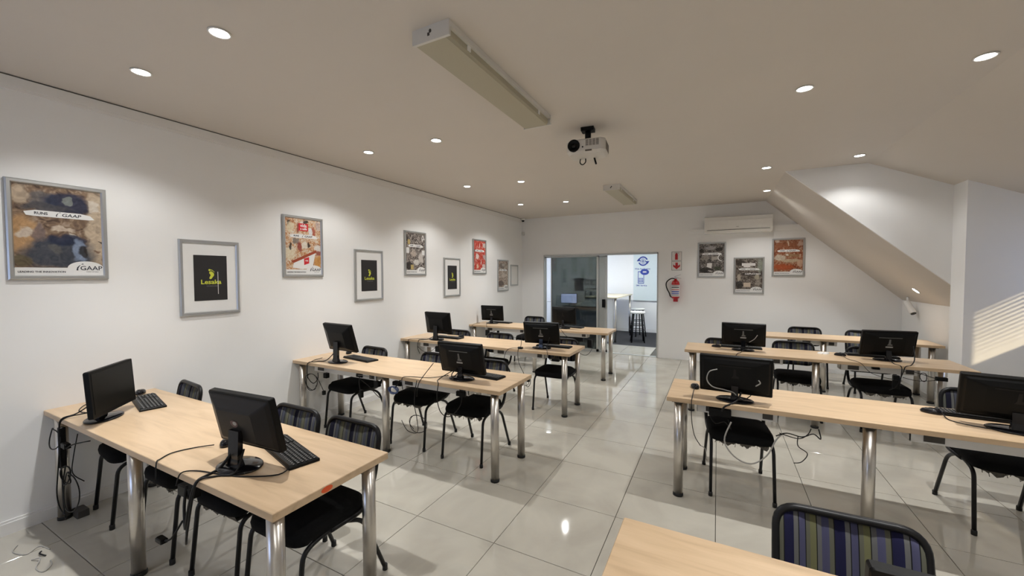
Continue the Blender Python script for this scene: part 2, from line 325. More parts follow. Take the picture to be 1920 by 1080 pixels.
# ------------------------------------------------------------------ room shell
H = 2.936; L = 8.063; P_ = .6068; OX = 2.2113; OY = 1.861
XR = 7.3; XK = 6.585; YB = -2.5; YC = 5.53; YD = 5.80; XC = 6.27
fl = struct(MB().box(-.15, XR + .15, YB - .15, 9.17, -.10, -.012).obj('floor', 'grout'))
g = .0018; tcache = {}
def tile(x0, x1, y0, y1):
    if x1 - x0 < .04 or y1 - y0 < .04: return
    key = (round(x1 - x0, 3), round(y1 - y0, 3))
    if key not in tcache:
        tcache[key] = MB().cham(0, key[0], 0, key[1], -.0115, 0, .0012).mesh('tile'); tcache[key].materials.append(MATS['floor_tile'])
    link('tile', tcache[key], None, fl, (x0, y0, 0))
xs = [0.0] + [OX + c * P_ for c in range(-3, 9) if 0.02 < OX + c * P_ < XR] + [XR]
ys = [YB] + [OY + r * P_ for r in range(-7, 11) if YB + .02 < OY + r * P_ < L] + [L]
for i in range(len(xs) - 1):
    for j in range(len(ys) - 1):
        if xs[i] > XK - .05 and ys[j] > YC + .3: continue
        tile(xs[i] + g, xs[i + 1] - g, ys[j] + g, ys[j + 1] - g)
for i in range(len(xs) - 1):
    if xs[i] > .3 and xs[i + 1] < 3.3:
        tile(xs[i] + g, xs[i + 1] - g, L + .012, L + P_); tile(xs[i] + g, xs[i + 1] - g, L + P_ + g, 9.17)
struct(MB().box(-.15, 0, YB - .15, L, -.1, H + .1).obj('wall_left', 'wall_paint'))
WF = MB().box(-.15, .543, L, L + .10, -.1, H + .1).box(2.975, 6.75, L, L + .10, -.1, H + .1).box(.543, 2.975, L, L + .10, 2.089, H + .1)
struct(WF.obj('wall_far', 'wall_paint'))
struct(MB().box(3.55, 5.6, L - .035, L, 2.40, 2.455).box(3.55, 5.6, L - .05, L, 2.455, 2.50).obj('trim_2', 'wall_paint'))
# back wall with a window behind the camera's left shoulder
wb = MB().box(-.15, .35, YB - .15, YB, -.1, H + .1).box(1.75, XR + .15, YB - .15, YB, -.1, H + .1).box(.35, 1.75, YB - .15, YB, -.1, .9).box(.35, 1.75, YB - .15, YB, 2.2, H + .1)
struct(wb.obj('wall_back', 'wall_paint'))
w2 = struct(empty('window_2', (1.05, YB - .08, .9)))
MB().box(-.7, -.65, 0, .05, 0, 1.3).box(.65, .7, 0, .05, 0, 1.3).box(-.65, .65, 0, .05, 0, .05).box(-.65, .65, 0, .05, 1.25, 1.3).box(-.02, .02, 0, .05, .05, 1.25).obj('window_frame', 'aluminium', w2)
MB().box(-.65, .65, .02, .026, .05, 1.25).obj('pane', 'clear_glass', w2)
# right wall with the blind-shaded window whose sun falls on the pier
Y0, Y1, Z0, Z1 = 4.70, 5.42, 1.36, 1.98
wr = MB().box(XR, XR + .12, YB - .15, Y0, -.1, 2.6).box(XR, XR + .12, Y1, YD, -.1, 2.6).box(XR, XR + .12, Y0, Y1, -.1, Z0).box(XR, XR + .12, Y0, Y1, Z1, 2.6)
struct(wr.obj('wall_right', 'wall_paint'))
w1 = struct(empty('window_1', (XR + .05, (Y0 + Y1) / 2, Z0)))
hw = (Y1 - Y0) / 2; hh = Z1 - Z0
MB().box(0, .04, -hw, -hw + .03, 0, hh).box(0, .04, hw - .03, hw, 0, hh).box(0, .04, -hw, hw, 0, .012).box(0, .04, -hw, hw, hh - .03, hh).obj('window_frame', 'aluminium', w1)
MB().box(.018, .024, -hw + .03, hw - .03, .012, hh - .03).obj('pane', 'clear_glass', w1)
sb = MB()
for k in range(12):
    z = .10 + k * .042
    sb.box(-.0125, .0125, -hw + .03, hw - .03, -.0008, .0008, Matrix.Translation((-.03, 0, z)) @ Matrix.Rotation(D(5 * k - 32), 4, 'Y'))
sl_ = sb.obj('blind_slats', 'slat_white', w1)
# pier beside the dormer, knee wall of the alcove
struct(MB().box(XC, XR + .12, YC, YD, -.1, 2.9).obj('wall_pier', 'wall_paint'))
struct(MB().box(XK, XK + .12, YD, L, -.1, 1.4).obj('wall_knee', 'wall_paint'))
# ceilings: flat part, dormer slope, steep roof slope whose side is the cheek
struct(MB().box(-.15, 4.76, YB - .15, L + .1, H, H + .1).box(4.76, 5.55, YB - .15, YD, H, H + .1).obj('ceiling', 'ceiling_paint'))
zr = H - .46 * (XR + .12 - 5.55)
struct(MB().prism([(5.55, H), (XR + .12, zr), (XR + .12, zr + .12), (5.55, H + .12)], YB - .15, YD, 'y').obj('ceiling_dormer', 'ceiling_paint'))
XS = 6.75
struct(MB().prism([(4.76, H), (XS, H - .928 * (XS - 4.76)), (XS, H + .1), (4.76, H + .1)], YD + .03, L + .1, 'y').obj('ceiling_slope', 'ceiling_paint'))
struct(MB().prism([(4.76, H), (XS, H - .928 * (XS - 4.76)), (XS, H + .1), (4.76, H + .1)], YD, YD + .03, 'y').obj('wall_dormer', 'wall_paint'))
# cornice and skirting
tr = MB().box(0, .022, YB, L, 2.865, 2.928).box(0, .012, YB, L, 2.845, 2.865)
struct(tr.obj('trim_1', 'white_trim')); struct(MB().box(0, .024, YB, L, 2.9285, 2.9345).obj('trim_3', 'grout'))  # dark strip drawn in place of the shaded gap above the cornice
def skirt(name, x0, x1, y0, y1, dx, dy):
    b = MB().box(x0, x1, y0, y1, 0, .075)
    b.box(x0 if dx >= 0 else (x0 + x1) / 2, (x0 + x1) / 2 if dx > 0 else x1, y0, y1, .075, .09) if dx else b.box(x0, x1, (y0 + y1) / 2 if dy < 0 else y0, y1, .075, .09)
    struct(b.obj(name, 'white_trim'))
skirt('baseboard_left', 0, .016, YB, L, 1, 0)

# ------------------------------------------------------------------ room beyond the door
ZC2 = 2.75
struct(MB().box(-1.6, 4.6, 9.17, 11.56, -.10, -.004).obj('floor_carpet', 'carpet'))
struct(MB().box(-1.6, 4.6, 11.56, 11.66, -.1, ZC2).obj('wall_office', 'wall_paint'))
struct(MB().box(-1.7, -1.6, L + .1, 11.66, -.1, ZC2).box(4.6, 4.7, L + .1, 11.66, -.1, ZC2).obj('wall_office_sides', 'wall_paint'))
struct(MB().box(-1.7, 4.7, L + .1, 11.66, ZC2, ZC2 + .1).obj('ceiling_office', 'matt_white'))
struct(MB().box(-1.6, .0, L + .1, 9.17, -.1, 0).box(3.3, 4.6, L + .1, 9.17, -.1, 0).obj('floor_office_edge', 'floor_tile'))
struct(MB().box(1.2, 4.6, 11.545, 11.56, 0, .09).obj('baseboard_office', 'white_trim'))
for i, (x, y) in enumerate([(2.6, 9.2), (.2, 9.6)]):  # out-of-view ceiling panels, added to light the office
    t = tag(empty('ceiling_panel_light', (x, y, ZC2 - .03)), ['flat panel light on the office ceiling above the stools', 'flat panel light on the office ceiling above the desk'][i], 'ceiling light')
    MB().box(-.6, .6, -.3, .3, 0, .03).obj('frame', 'matt_white', t); MB().box(-.57, .57, -.27, .27, -.004, 0).obj('diffuser', 'office_panel_glow', t)

# sliding glass door
dr = struct(empty('door_1', (0, L, 0)))
fr = MB().box(.543, .560, -.02, .10, 0, 2.089).box(2.962, 2.978, -.02, .10, 0, 2.089).box(.543, 2.978, -.02, .10, 2.058, 2.089)
fr.obj('door_frame', 'door_aluminium', dr)
MB().box(.55, 2.97, -.005, .09, 0, .008).obj('door_track', 'door_aluminium', dr)
st = MB().box(.700, .722, .02, .05, .01, 2.05).box(1.742, 1.785, .02, .055, .01, 2.05).box(.700, 1.785, .02, .05, 2.03, 2.055).box(.700, 1.785, .02, .05, .01, .06)
st.obj('sliding_sash', 'door_aluminium', dr)
MB().box(.722, 1.742, .032, .038, .06, 2.03).obj('tinted_pane', 'tinted_glass', dr)
st = MB().box(1.915, 1.958, .06, .09, .01, 2.055).box(.56, .572, .06, .09, .01, 2.055).box(.56, 1.958, .06, .09, 2.03, 2.055).box(.56, 1.958, .06, .09, .01, .05).box(.56, .705, .06, .085, 1.035, 1.05)
st.obj('fixed_sash', 'door_aluminium', dr)
MB().box(.572, 1.915, .072, .078, .05, 2.03).obj('pane', 'clear_glass', dr)
MB().box(1.786, 1.915, .050, .055, .05, 2.03).obj('pane', 'pale_glass', dr)
MB().cham(1.865, 1.925, .0, .05, .96, 1.13, .004).obj('handle', 'black_plastic', dr)

bt = tag(empty('bar_table', (1.55, 10.4, 0)), 'tall pale bar table on steel leg in the room beyond the sliding door', 'table')
MB().cham(-.45, .33, -1.0, .95, 1.07, 1.10, .004).obj('tabletop', 'counter_wood', bt)
MB().tube([(.28, -.95, 0), (.28, -.95, 1.07)], .028, 12).obj('leg', 'brushed_steel', bt)
MB().box(.0, .22, -.93, -.87, 0, 1.07).obj('end_panel', 'matt_white', bt)
MB().tube([(.28, .85, 0), (.28, .85, 1.07)], .028, 12).obj('leg', 'brushed_steel', bt)
def stool(label, x, y, rz):
    t = tag(empty('bar_stool', (x, y, 0), rz), label, 'stool', 'round white bar stools')
    MB().lathe([(.0, .70), (.165, .70), (.178, .715), (.178, .735), (.165, .748), (0, .75)], 28).obj('seat', 'matt_white', t)
    for a in (45, 135, 225, 315):
        c, s = math.cos(D(a)), math.sin(D(a))
        MB().tube([(c * .13, s * .13, .70), (c * .21, s * .21, 0)], .015, 8).obj('leg', 'black_tube', t)
    for z, r in ((.30, .183), (.42, .167)):
        MB().tube([(r * math.cos(2 * pi * k / 24), r * math.sin(2 * pi * k / 24), z) for k in range(25)], .009, 6).obj('foot_ring', 'black_tube', t)
stool('nearer round white stool with dark legs beyond the open doorway', 2.30, 9.78, .25)
stool('farther round white stool half hidden behind another stool', 2.14, 10.75, .7)
wbd = tag(empty('glass_board', (2.6, 11.55, .91)), 'glossy pale blue wall board printed with blue icons behind the stools', 'board')
MB().box(-.73, .9, -.012, .005, 0, 1.6).obj('panel', 'board_gloss', wbd)
MB().box(-.73, .9, -.03, .0, -.02, 0).obj('ledge', 'aluminium', wbd)
def ring(cx, cz, r0, r1, a0, a1, y0, y1, n=20):
    b = MB(); A = [D(a0 + (a1 - a0) * k / n) for k in range(n + 1)]
    b.loft([[(cx + r0 * math.cos(a), y0, cz + r0 * math.sin(a)), (cx + r1 * math.cos(a), y0, cz + r1 * math.sin(a)), (cx + r1 * math.cos(a), y1, cz + r1 * math.sin(a)), (cx + r0 * math.cos(a), y1, cz + r0 * math.sin(a))] for a in A])
    return b
def icon_cycle(cx, cz, R, y):
    b = ring(cx, cz, R * .72, R, 200, 345, y - .002, y); c = ring(cx, cz, R * .72, R, 20, 165, y - .002, y)
    b.add(c.v, c.f)
    for r in (.5, .2):
        c = ring(cx, cz, R * r - .006, R * r + .006, 0, 360, y - .002, y); b.add(c.v, c.f)
    b.box(cx - R * .5, cx + R * .5, y - .002, y, cz - .005, cz + .005).box(cx - .005, cx + .005, y - .002, y, cz - R * .5, cz + R * .5)
    b.prism([(cx - R * 1.3, cz), (cx - R * .45, cz), (cx - R * .9, cz + R * .6)], y - .002, y).prism([(cx + R * 1.3, cz), (cx + R * .45, cz), (cx + R * .9, cz - R * .6)], y - .002, y)
    return b
icon_cycle(-.466, 1.12, .135, -.013).obj('printed_icon', 'icon_blue', wbd)
text('Web Application', .062, 'icon_blue', wbd, -.479, -.0135, .90, .001)
b = MB()
px, pz = -.52, .66
for q in [(px - .085, px - .07, pz - .17, pz + .16), (px + .07, px + .085, pz - .17, pz + .16), (px - .085, px + .085, pz - .18, pz - .16), (px - .085, px + .085, pz + .15, pz + .17)]: b.box(q[0], q[1], -.015, -.012, q[2], q[3])
for i in range(3):
    for j in range(3): b.box(px - .06 + i * .044, px - .03 + i * .044, -.015, -.012, pz - .14 + j * .045, pz - .11 + j * .045)
b.loft([[(px + .10 + .12 * math.cos(a) * k, yy, pz + .15 + .085 * math.sin(a) * k) for a in [2 * pi * i / 24 for i in range(24)]] for k, yy in ((1, -.012), (1, -.016))])
b.obj('printed_icon', 'icon_blue', wbd)
text('SMS', .06, 'matt_white', wbd, px + .10, -.0175, pz + .15, .002)
text('SMS Service', .062, 'icon_blue', wbd, -.505, -.0135, .425, .001)
b = MB().prism([(-.05, 1.03), (.0, 1.12), (-.05, 1.21), (.05, 1.21), (.12, 1.12), (.05, 1.03)], -.015, -.012).loft([[(.04 + .13 * math.cos(a), yy, .68 + .09 * math.sin(a)) for a in [2 * pi * i / 20 for i in range(20)]] for yy in (-.012, -.016)])
b.obj('printed_icon', 'icon_blue', wbd)
# office behind the tinted pane
od = tag(empty('office_desk', (.40, 11.1, 0)), 'dark office desk seen through the tinted sliding pane', 'desk')
MB().cham(-.62, .75, -.35, .35, .66, .69, .004).obj('tabletop', 'brown_dark', od)
for sx in (-.58, .68): MB().box(sx, sx + .04, -.3, .3, 0, .66).obj('side_panel', 'brown_dark', od)
om = tag(empty('office_monitor', (.06, 11.15, .69)), 'office monitor with glowing pale blue screen behind the tinted pane', 'monitor')
MB().box(-.26, .26, -.02, .02, .10, .40).obj('housing', 'gloss_black', om); MB().box(-.245, .245, -.022, -.02, .115, .385).obj('screen', 'lit_screen', om)
MB().tube([(0, .03, 0), (0, .03, .15)], .02, 8).obj('stand', 'gloss_black', om); MB().lathe([(0, 0), (.1, 0), (.1, .01), (0, .014)], 20, (0, .02, 0)).obj('base', 'gloss_black', om)
for i, (x0, x1, z0, z1, m_, lab) in enumerate([(.10, .38, 1.16, 1.55, 'print_black', 'plain dark notice on the office wall behind the tinted pane'), (.42, .56, 1.33, 1.50, 'ink_grey', 'small square grey sign with arrow on the office wall'), (.60, .74, 1.33, 1.50, 'ink_grey', 'small square grey sign right of the arrow sign on the office wall')]):
    t = tag(empty('wall_sign', ((x0 + x1) / 2, 11.555, z0)), lab, 'sign')
    MB().box(-(x1 - x0) / 2, (x1 - x0) / 2, -.012, .004, 0, z1 - z0).obj('panel', m_, t)
    if i == 1: MB().prism([(-.05, .085), (0, .13), (0, .10), (.05, .10), (.05, .07), (0, .07), (0, .04)], -.014, -.012).obj('arrow', 'label_white', t)
    if i == 2: MB().prism([(-.05, .04), (.05, .04), (.05, .13)], -.014, -.012).obj('symbol', 'label_white', t)
t = tag(empty('framed_notice', (.62, 11.555, .93)), 'white framed notice with a dark figure on the office wall', 'picture')
MB().box(-.19, .19, -.02, .004, 0, .30).obj('frame', 'black_plastic', t); MB().box(-.17, .17, -.022, -.02, .02, .28).obj('print', 'label_white', t); MB().box(-.03, .03, -.024, -.022, .09, .21).obj('figure', 'ink', t)

# ------------------------------------------------------------------ desks
def desk(label, x0, y0, wd, dp, legs, trays, sticker=False, socket=True):
    t = tag(empty('desk', (x0, y0, 0)), label, 'desk', 'long maple desks on steel legs')
    MB().cham(0, wd, 0, dp, .718, .75, .0025).obj('tabletop', 'maple', t)
    MB().box(.06, wd - .06, dp / 2 - .02, dp / 2 + .02, .69, .717).obj('under_rail', 'tray_white', t)
    for lx in legs:
        for ly in (.058, dp - .058):
            if ly > .1 and lx == legs[1]: continue
            lg = MB().tube([(lx, ly, .02), (lx, ly, .712)], .033, 20).obj('leg', 'brushed_steel', t)
            MB().lathe([(0, 0), (.036, 0), (.036, .018), (.033, .022), (0, .022)], 20, (lx, ly, 0)).obj('foot_cap', 'rubber', lg)
            MB().box(lx - .045, lx + .045, ly - .045, ly + .045, .711, .718).obj('mounting_plate', 'socket_dark', lg)
    for a, b_ in trays:
        tr = MB().box(a, b_, .075, .081, .652, .716).box(a, b_, .075, .20, .648, .652).box(a, a + .004, .075, .20, .652, .716).box(b_ - .004, b_, .075, .20, .652, .716).obj('cable_tray', 'tray_white', t)
        MB().box(a + .06, a + .15, .070, .075, .660, .700).obj('socket_slot', 'socket_dark', tr)
        MB().box(b_ - .09, b_ - .03, .070, .075, .660, .700).obj('socket_slot', 'socket_dark', tr)
    if sticker:
        MB().loft([[(wd + yy, .235 + .028 * math.cos(a), .734 + .013 * math.sin(a)) for a in [2 * pi * i / 20 for i in range(20)]] for yy in (0, .0008)]).obj('sticker', 'sticker_orange', t)['label'] = 'orange sticker on the desk edge'
    return t
LG = (.08, 1.285, 2.46); W = 2.54
desk('long maple desk nearest on the left, with an orange sticker on its end', 0, .68, W, .593, (.08, 1.20, 2.46), [(.22, .62), (1.5, 2.25)], True)
desk('second maple desk from the front along the poster wall', 0, 2.442, W, .593, LG, [(.25, 1.15), (1.45, 2.2)])
desk('third maple desk from the front along the poster wall', 0, 4.063, W, .593, LG, [(.3, 1.1), (1.5, 2.2)])
desk('farthest maple desk on the left, in front of the tinted door pane', 0, 5.826, W, .593, LG, [(.3, 1.1), (1.5, 2.2)])
LR = (.08, 1.17, 2.42)
desk('maple desk cut off at the bottom of the picture', 3.725, .68, 2.5, .593, (.5, 1.5, 2.42), [(.9, 1.6)])
desk('second desk from the front on the right, monitor with cable loop on it', 3.70, 2.90, 2.5, .575, LR, [(.2, .70), (1.36, 2.2)])
desk('third desk from the front on the right, reaching the white pier', 3.68, 4.968, 2.5, .565, (.08, 1.29, 2.42), [(.3, 1.0), (1.5, 2.1)])
desk('farthest desk on the right under the sloping ceiling with no monitors', 4.15, 6.62, 2.40, .52, (.08, 1.2, 2.30), [(.9, 1.35)])

# ------------------------------------------------------------------ chairs
def pad_mesh():
    """ribbed, rounded backrest cushion in the xz plane, front at -y"""
    b = MB(); nx, nz = 54, 8; wdt, z0, z1 = .400, .535, .804
    def P(i, j, side):
        u = i / nx * 2 - 1; v = j / nz; 
        x = u * wdt / 2; zc = z0 + (z1 - z0) * v
        k = abs(u) ** 9
        zc = (z0 + z1) / 2 + (zc - (z0 + z1) / 2) * (1 - .22 * k)
        th = .016 * (1 - abs(2 * v - 1) ** 4 * .8) * (1 - abs(u) ** 10 * .6) * (.72 + .28 * abs(math.cos(u * pi * 4.5)))
        y = .205 + (zc - .5) * .16 + .028 * (1 - u * u) + (-th if side < 0 else th * .6)
        return (x, y, zc)
    for side in (-1, 1):
        vs = [P(i, j, side) for i in range(nx + 1) for j in range(nz + 1)]
        fs = [(i * (nz + 1) + j, (i + 1) * (nz + 1) + j, (i + 1) * (nz + 1) + j + 1, i * (nz + 1) + j + 1) for i in range(nx) for j in range(nz)]
        b.add(vs, fs, True)
    me = b.mesh('backrest'); bb = bmesh.new(); bb.from_mesh(me); bmesh.ops.remove_doubles(bb, verts=bb.verts, dist=.0006)
    ed = [e for e in bb.edges if e.is_boundary]
    if ed:
        try: bmesh.ops.bridge_loops(bb, edges=ed)
        except Exception: pass
    bb.to_mesh(me); bb.free(); return me
def seat_mesh():
    b = MB(); rings = []
    n = 40
    def outline(k, z):
        r = []
        for i in range(n):
            a = 2 * pi * i / n; c, s = math.cos(a), math.sin(a); e = .38
            x = .215 * k * abs(c) ** e * (1 if c > 0 else -1); y = -.03 + .21 * k * abs(s) ** e * (1 if s > 0 else -1)
            r.append((x, y, z - .012 * (1 if y < -.18 else 0)))
        return r
    for k, z in ((.90, .425), (.985, .43), (1.0, .452), (.975, .475), (.90, .488), (.6, .497), (.2, .499)): rings.append(outline(k, z))
    b.loft(rings, True, True); return b.mesh('seat')
def torn_mesh(seed):
    random.seed(seed); b = MB()
    n = 26; top = []; bot = []
    for i in range(n + 1):
        x = -.17 + .34 * i / n; d = .012 + .028 * abs(math.sin(i * .33 + seed)) * random.uniform(.5, 1.3)
        top.append((x, -.225, .432)); bot.append((x, -.215 + random.uniform(-.01, .01), .425 - d))
    vs = top + bot + [(x, y + .02, z) for x, y, z in top] + [(x, y + .06, z + .004) for x, y, z in bot]
    m_ = n + 1; fs = []
    for i in range(n): fs += [(i, i + 1, m_ + i + 1, m_ + i), (2 * m_ + i, 3 * m_ + i, 3 * m_ + i + 1, 2 * m_ + i + 1), (m_ + i, m_ + i + 1, 3 * m_ + i + 1, 3 * m_ + i)]
    b.add(vs, fs)
    for i in range(0, n, 2):
        x = -.17 + .34 * i / n; b.tube([(x, -.215, .425), (x + random.uniform(-.015, .015), -.21, .40 - random.uniform(0, .025))], .0018, 4)
    b.add([(-.18, -.2, .424), (.18, -.2, .424), (.17, .14, .424), (-.17, .14, .424), (0, -.04, .405)], [(0, 1, 4), (1, 2, 4), (2, 3, 4), (3, 0, 4)])
    return b.mesh('torn_lining')
PAD = pad_mesh(); SEAT = seat_mesh(); TORN = [torn_mesh(i + 3) for i in range(4)]
def leg_mesh(sx, front):
    if front: pts = bend([(sx * .205, -.245, .012), (sx * .200, -.205, .395), (sx * .196, -.10, .418), (sx * .196, .06, .418)], .05)
    else: pts = bend([(sx * .212, .275, .012), (sx * .200, .14, .36), (sx * .194, .03, .412), (sx * .194, -.02, .412)], .06)
    return MB().tube(pts, .0115, 10).mesh('leg')
LEGS = [leg_mesh(sx, f) for f in (1, 0) for sx in (-1, 1)]
FEET = [MB().lathe([(0, 0), (.0145, 0), (.0145, .028), (.012, .032), (0, .032)], 12, c).mesh('foot_cap') for c in [(-.205, -.245, 0), (.205, -.245, 0), (-.212, .275, 0), (.212, .275, 0)]]
BACKF = MB().tube(bend([(-.202, -.06, .418), (-.206, .15, .414), (-.208, .215, .56), (-.205, .262, .812), (.205, .262, .812), (.208, .215, .56), (.206, .15, .414), (.202, -.06, .418)], .075, 7), .0135, 10).mesh('back_frame')
SEATF = MB().tube([(-.2, -.14, .415), (.2, -.14, .415)], .009, 8).tube([(-.2, .10, .412), (.2, .10, .412)], .009, 8).mesh('seat_frame')
for me, mm in [(PAD, 'striped_cloth'), (SEAT, 'seat_cloth'), (BACKF, 'black_tube'), (SEATF, 'black_tube')] + [(x, 'torn_foam') for x in TORN] + [(x, 'black_tube') for x in LEGS] + [(x, 'rubber') for x in FEET]: me.materials.append(MATS[mm])
PADV = PAD.copy(); PADV.materials[0] = MATS['striped_cloth_vivid']
def chair(label, x, yback, rz=0, torn=None, group=None):
    """yback = y of the top of the back"""
    c, s = math.cos(rz), math.sin(rz)
    t = tag(empty('stacking_chair', (x + s * .262, yback - .262 * c, 0), rz), label, 'chair', group)
    link('seat', SEAT, None, t); link('backrest', PADV if 'bottom' in label else PAD, None, t); link('back_frame', BACKF, None, t); link('seat_frame', SEATF, None, t)
    for a, b_ in zip(LEGS, FEET): link('foot_cap', b_, None, link('leg', a, None, t))
    if torn is not None: link('torn_lining', TORN[torn], None, t)
GL = 'striped chairs tucked behind the left desks'; GR = 'striped chairs tucked behind the right desks'
chair('striped chair nearest the poster wall at the nearest left desk', .38, 1.36, -.10, None, GL)
chair('black-seated chair behind the near bulky monitor, its back hidden by the screen', 1.06, 1.37, .0, 1, GL)
chair('striped chair third from the wall at the nearest left desk', 1.66, 1.38, .02, 0, GL)
chair('striped chair fourth from the wall, at the stickered end of the nearest left desk', 2.17, 1.38, .0, None, GL)
chair('striped chair nearest the wall at the second left desk', .50, 3.12, -.08, None, GL)
chair('chair in the middle of the second left desk, half behind a monitor', 1.38, 3.16, .03, 1, GL)
chair('torn-seated chair at the aisle end of the second left desk', 2.03, 3.14, .02, 2, GL)
chair('striped chair nearest the wall at the third left desk, behind its monitor', .55, 4.74, -.05, None, GL)
chair('striped chair in the middle of the third left desk', 1.27, 4.73, .0, None, GL)
chair('black-seated chair at the aisle end of the third left desk', 2.23, 4.68, .02, None, GL)
chair('striped chair at the farthest left desk, left of the glass door', .79, 7.0, .02, None, GL)
chair('purple striped chair back at the bottom of the picture', 4.43, 1.52, .03, None, GR)
chair('chair at the bottom right corner of the picture, only its back corner showing', 5.03, 1.44, .0, None, GR)
chair('torn-seated chair facing the wide black monitor with the grey cable loop', 4.15, 3.58, .10, 3, GR)
chair('chair behind the monitor at the right edge of the picture', 5.70, 3.82, -.02, 0, GR)
chair('striped chair peeking out left of the monitor at the third right desk', 4.10, 5.585, .0, None, GR)
chair('torn-seated striped chair at the middle of the third right desk', 4.86, 5.72, .0, 2, GR)
chair('striped chair left behind the monitor by the white pier', 5.56, 5.61, .04, 1, GR)
chair('striped chair at the left of the farthest right desk', 5.24, 7.38, .0, None, GR)
chair('striped chair at the right of the farthest right desk, below the roof slope', 5.93, 7.28, .0, None, GR)

# ------------------------------------------------------------------ monitors, keyboards, mice
def monitor(label, x, y, zb, rz, tilt, wd=.455, ht=.28, style='slim', group='black monitors on the desks', badge=False, white_tag=True):
    t = tag(empty('monitor', (x, y, .75), rz), label, 'monitor', group)
    T = Matrix.Translation((0, 0, zb - .75)) @ Matrix.Rotation(tilt, 4, 'X')   # tilt>0: top goes to -y (away from the user)
    T = Matrix.Translation((0, 0, zb - .75)) @ Matrix.Rotation(tilt, 4, 'X')
    def rr(w_, h_, cz, y, r=.012, n=4):
        pts = []
        for cx, cy, a0 in ((w_ / 2 - r, h_ / 2 - r, 0), (-w_ / 2 + r, h_ / 2 - r, 90), (-w_ / 2 + r, -h_ / 2 + r, 180), (w_ / 2 - r, -h_ / 2 + r, 270)):
            for k in range(n + 1):
                a = D(a0 + 90 * k / n); pts.append((cx + r * math.cos(a), y, cz + cy + r * math.sin(a)))
        return pts
    cz = ht / 2
    MB().loft([rr(wd, ht, cz, .018, .008), rr(wd, ht, cz, -.006, .008), rr(wd - .006, ht - .006, cz, -.011, .008)], M=T).obj('housing', 'black_plastic', t)
    MB().loft([rr(wd - .034, ht - .042, cz + .004, .0185, .002), rr(wd - .034, ht - .042, cz + .004, .0195, .002)], M=T).obj('screen', 'screen_glass', t)
    if style == 'bulky':
        MB().loft([rr(wd - .02, ht - .02, cz, -.0105), rr(wd - .05, ht - .05, cz, -.022), rr(wd * .62, ht * .60, cz - .005, -.045), rr(wd * .56, ht * .52, cz - .005, -.050)], M=T).obj('rear_shell', 'grey_black_plastic' if badge else 'black_plastic', t)
        nk = [(0, -.055, ht * .42)]
    else:
        rs = MB().loft([rr(wd - .03, ht - .03, cz, -.0105), rr(wd - .05, ht - .05, cz, -.020), rr(wd * .55, ht * .62, cz, -.034)], M=T).obj('rear_shell', 'black_plastic', t)
        MB().box(-wd * .21, wd * .21, -.036, -.030, cz + ht * .255, cz + ht * .275, T).obj('rear_ridge', 'pale_detail' if white_tag else 'grey_black_plastic', rs)
        MB().prism([(-.02, cz - .012), (.022, cz - .012), (.024, cz + .0), (.008, cz + .006), (.006, cz + .055), (-.008, cz + .055), (-.010, cz + .01)], -.0355, -.0335, 'y', T).obj('arm_cover', 'pale_detail' if white_tag else 'grey_black_plastic', rs)
        if white_tag: MB().box(-.03, .03, -.0355, -.0338, cz - .035, cz - .022, T).obj('rating_label', 'cable_grey', rs)['label'] = 'small pale label'
        nk = [(0, -.03, ht * .25)]
    a = T @ Vector(nk[0]); h0 = zb - .75
    nw = .035 if style == 'bulky' else .022
    yb = a.y - .004
    MB().loft([[(-nw * 1.25, yb - .018, .012), (nw * 1.25, yb - .018, .012), (nw * 1.25, yb + .018, .012), (-nw * 1.25, yb + .018, .012)],
               [(-nw, yb - .012, .05), (nw, yb - .012, .05), (nw, yb + .012, .05), (-nw, yb + .012, .05)],
               [(-nw, a.y - .010, a.z), (nw, a.y - .010, a.z), (nw, a.y + .012, a.z), (-nw, a.y + .012, a.z)]]).obj('stand', 'gloss_black', t)
    bw = .115 if style == 'bulky' else .12
    MB().loft([[(bw * k * math.cos(q), yb + .02 + .085 * k * math.sin(q), z) for q in [2 * pi * i / 32 for i in range(32)]] for k, z in ((.97, 0), (1, .004), (1, .008), (.95, .012), (.35, .016))], True, True).obj('base', 'gloss_black', t)
    if badge:
        p = T @ Vector((0, -.0505, cz)); b = MB()
        for dx, sx, q in ((-.006, .026, .017),):
            b.loft([[Vector(T @ Vector((dx + sx * math.cos(w_) * (1 - .25 * math.sin(w_)), yy, cz + .01 + q * math.sin(w_) + .004 * math.cos(2 * w_)))) for w_ in [2 * pi * i / 20 for i in range(20)]] for yy in (-.0495, -.0512)])
        o = b.obj('badge', 'vida_red' if False else 'brown_badge', t); o['label'] = 'worn reddish round badge'
        MB().loft([[Vector(T @ Vector((-.001 + .013 * math.cos(w_), yy, cz + .01 + .010 * math.sin(w_)))) for w_ in [2 * pi * i / 16 for i in range(16)]] for yy in (-.0505, -.0518)]).obj('badge_centre', 'cable_grey', o)
    return t
mat('brown_badge', (.10, .05, .05), .5)
monitor('monitor turned sideways, screen side showing, on the nearest left desk', .60, .84, .803, -.777, .06, .42, .285, 'bulky', white_tag=False)
monitor('nearest bulky monitor with a worn round badge on its back', 2.02, .90, .83, .08, .21, .44, .272, 'bulky', badge=True)
monitor('tall-standing bulky monitor by the wall on the second left desk', .53, 2.66, .86, -.063, .27, .45, .30, 'bulky')
monitor('flat monitor at the aisle end of the second left desk', 2.06, 2.65, .80, .02, .25, .448, .28)
monitor('plain monitor by the wall on the third left desk', .546, 4.26, .831, -.08, .165, .455, .305, 'bulky')
monitor('flat monitor at the aisle end of the third left desk', 2.11, 4.285, .806, .10, .24, .45, .275)
monitor('small-looking monitor by the wall on the farthest left desk', .30, 6.17, .803, .033, .12, .455, .28)
monitor('monitor standing in front of the tinted glass on the farthest left desk', 1.74, 6.10, .827, -.22, .105, .455, .284, white_tag=False)
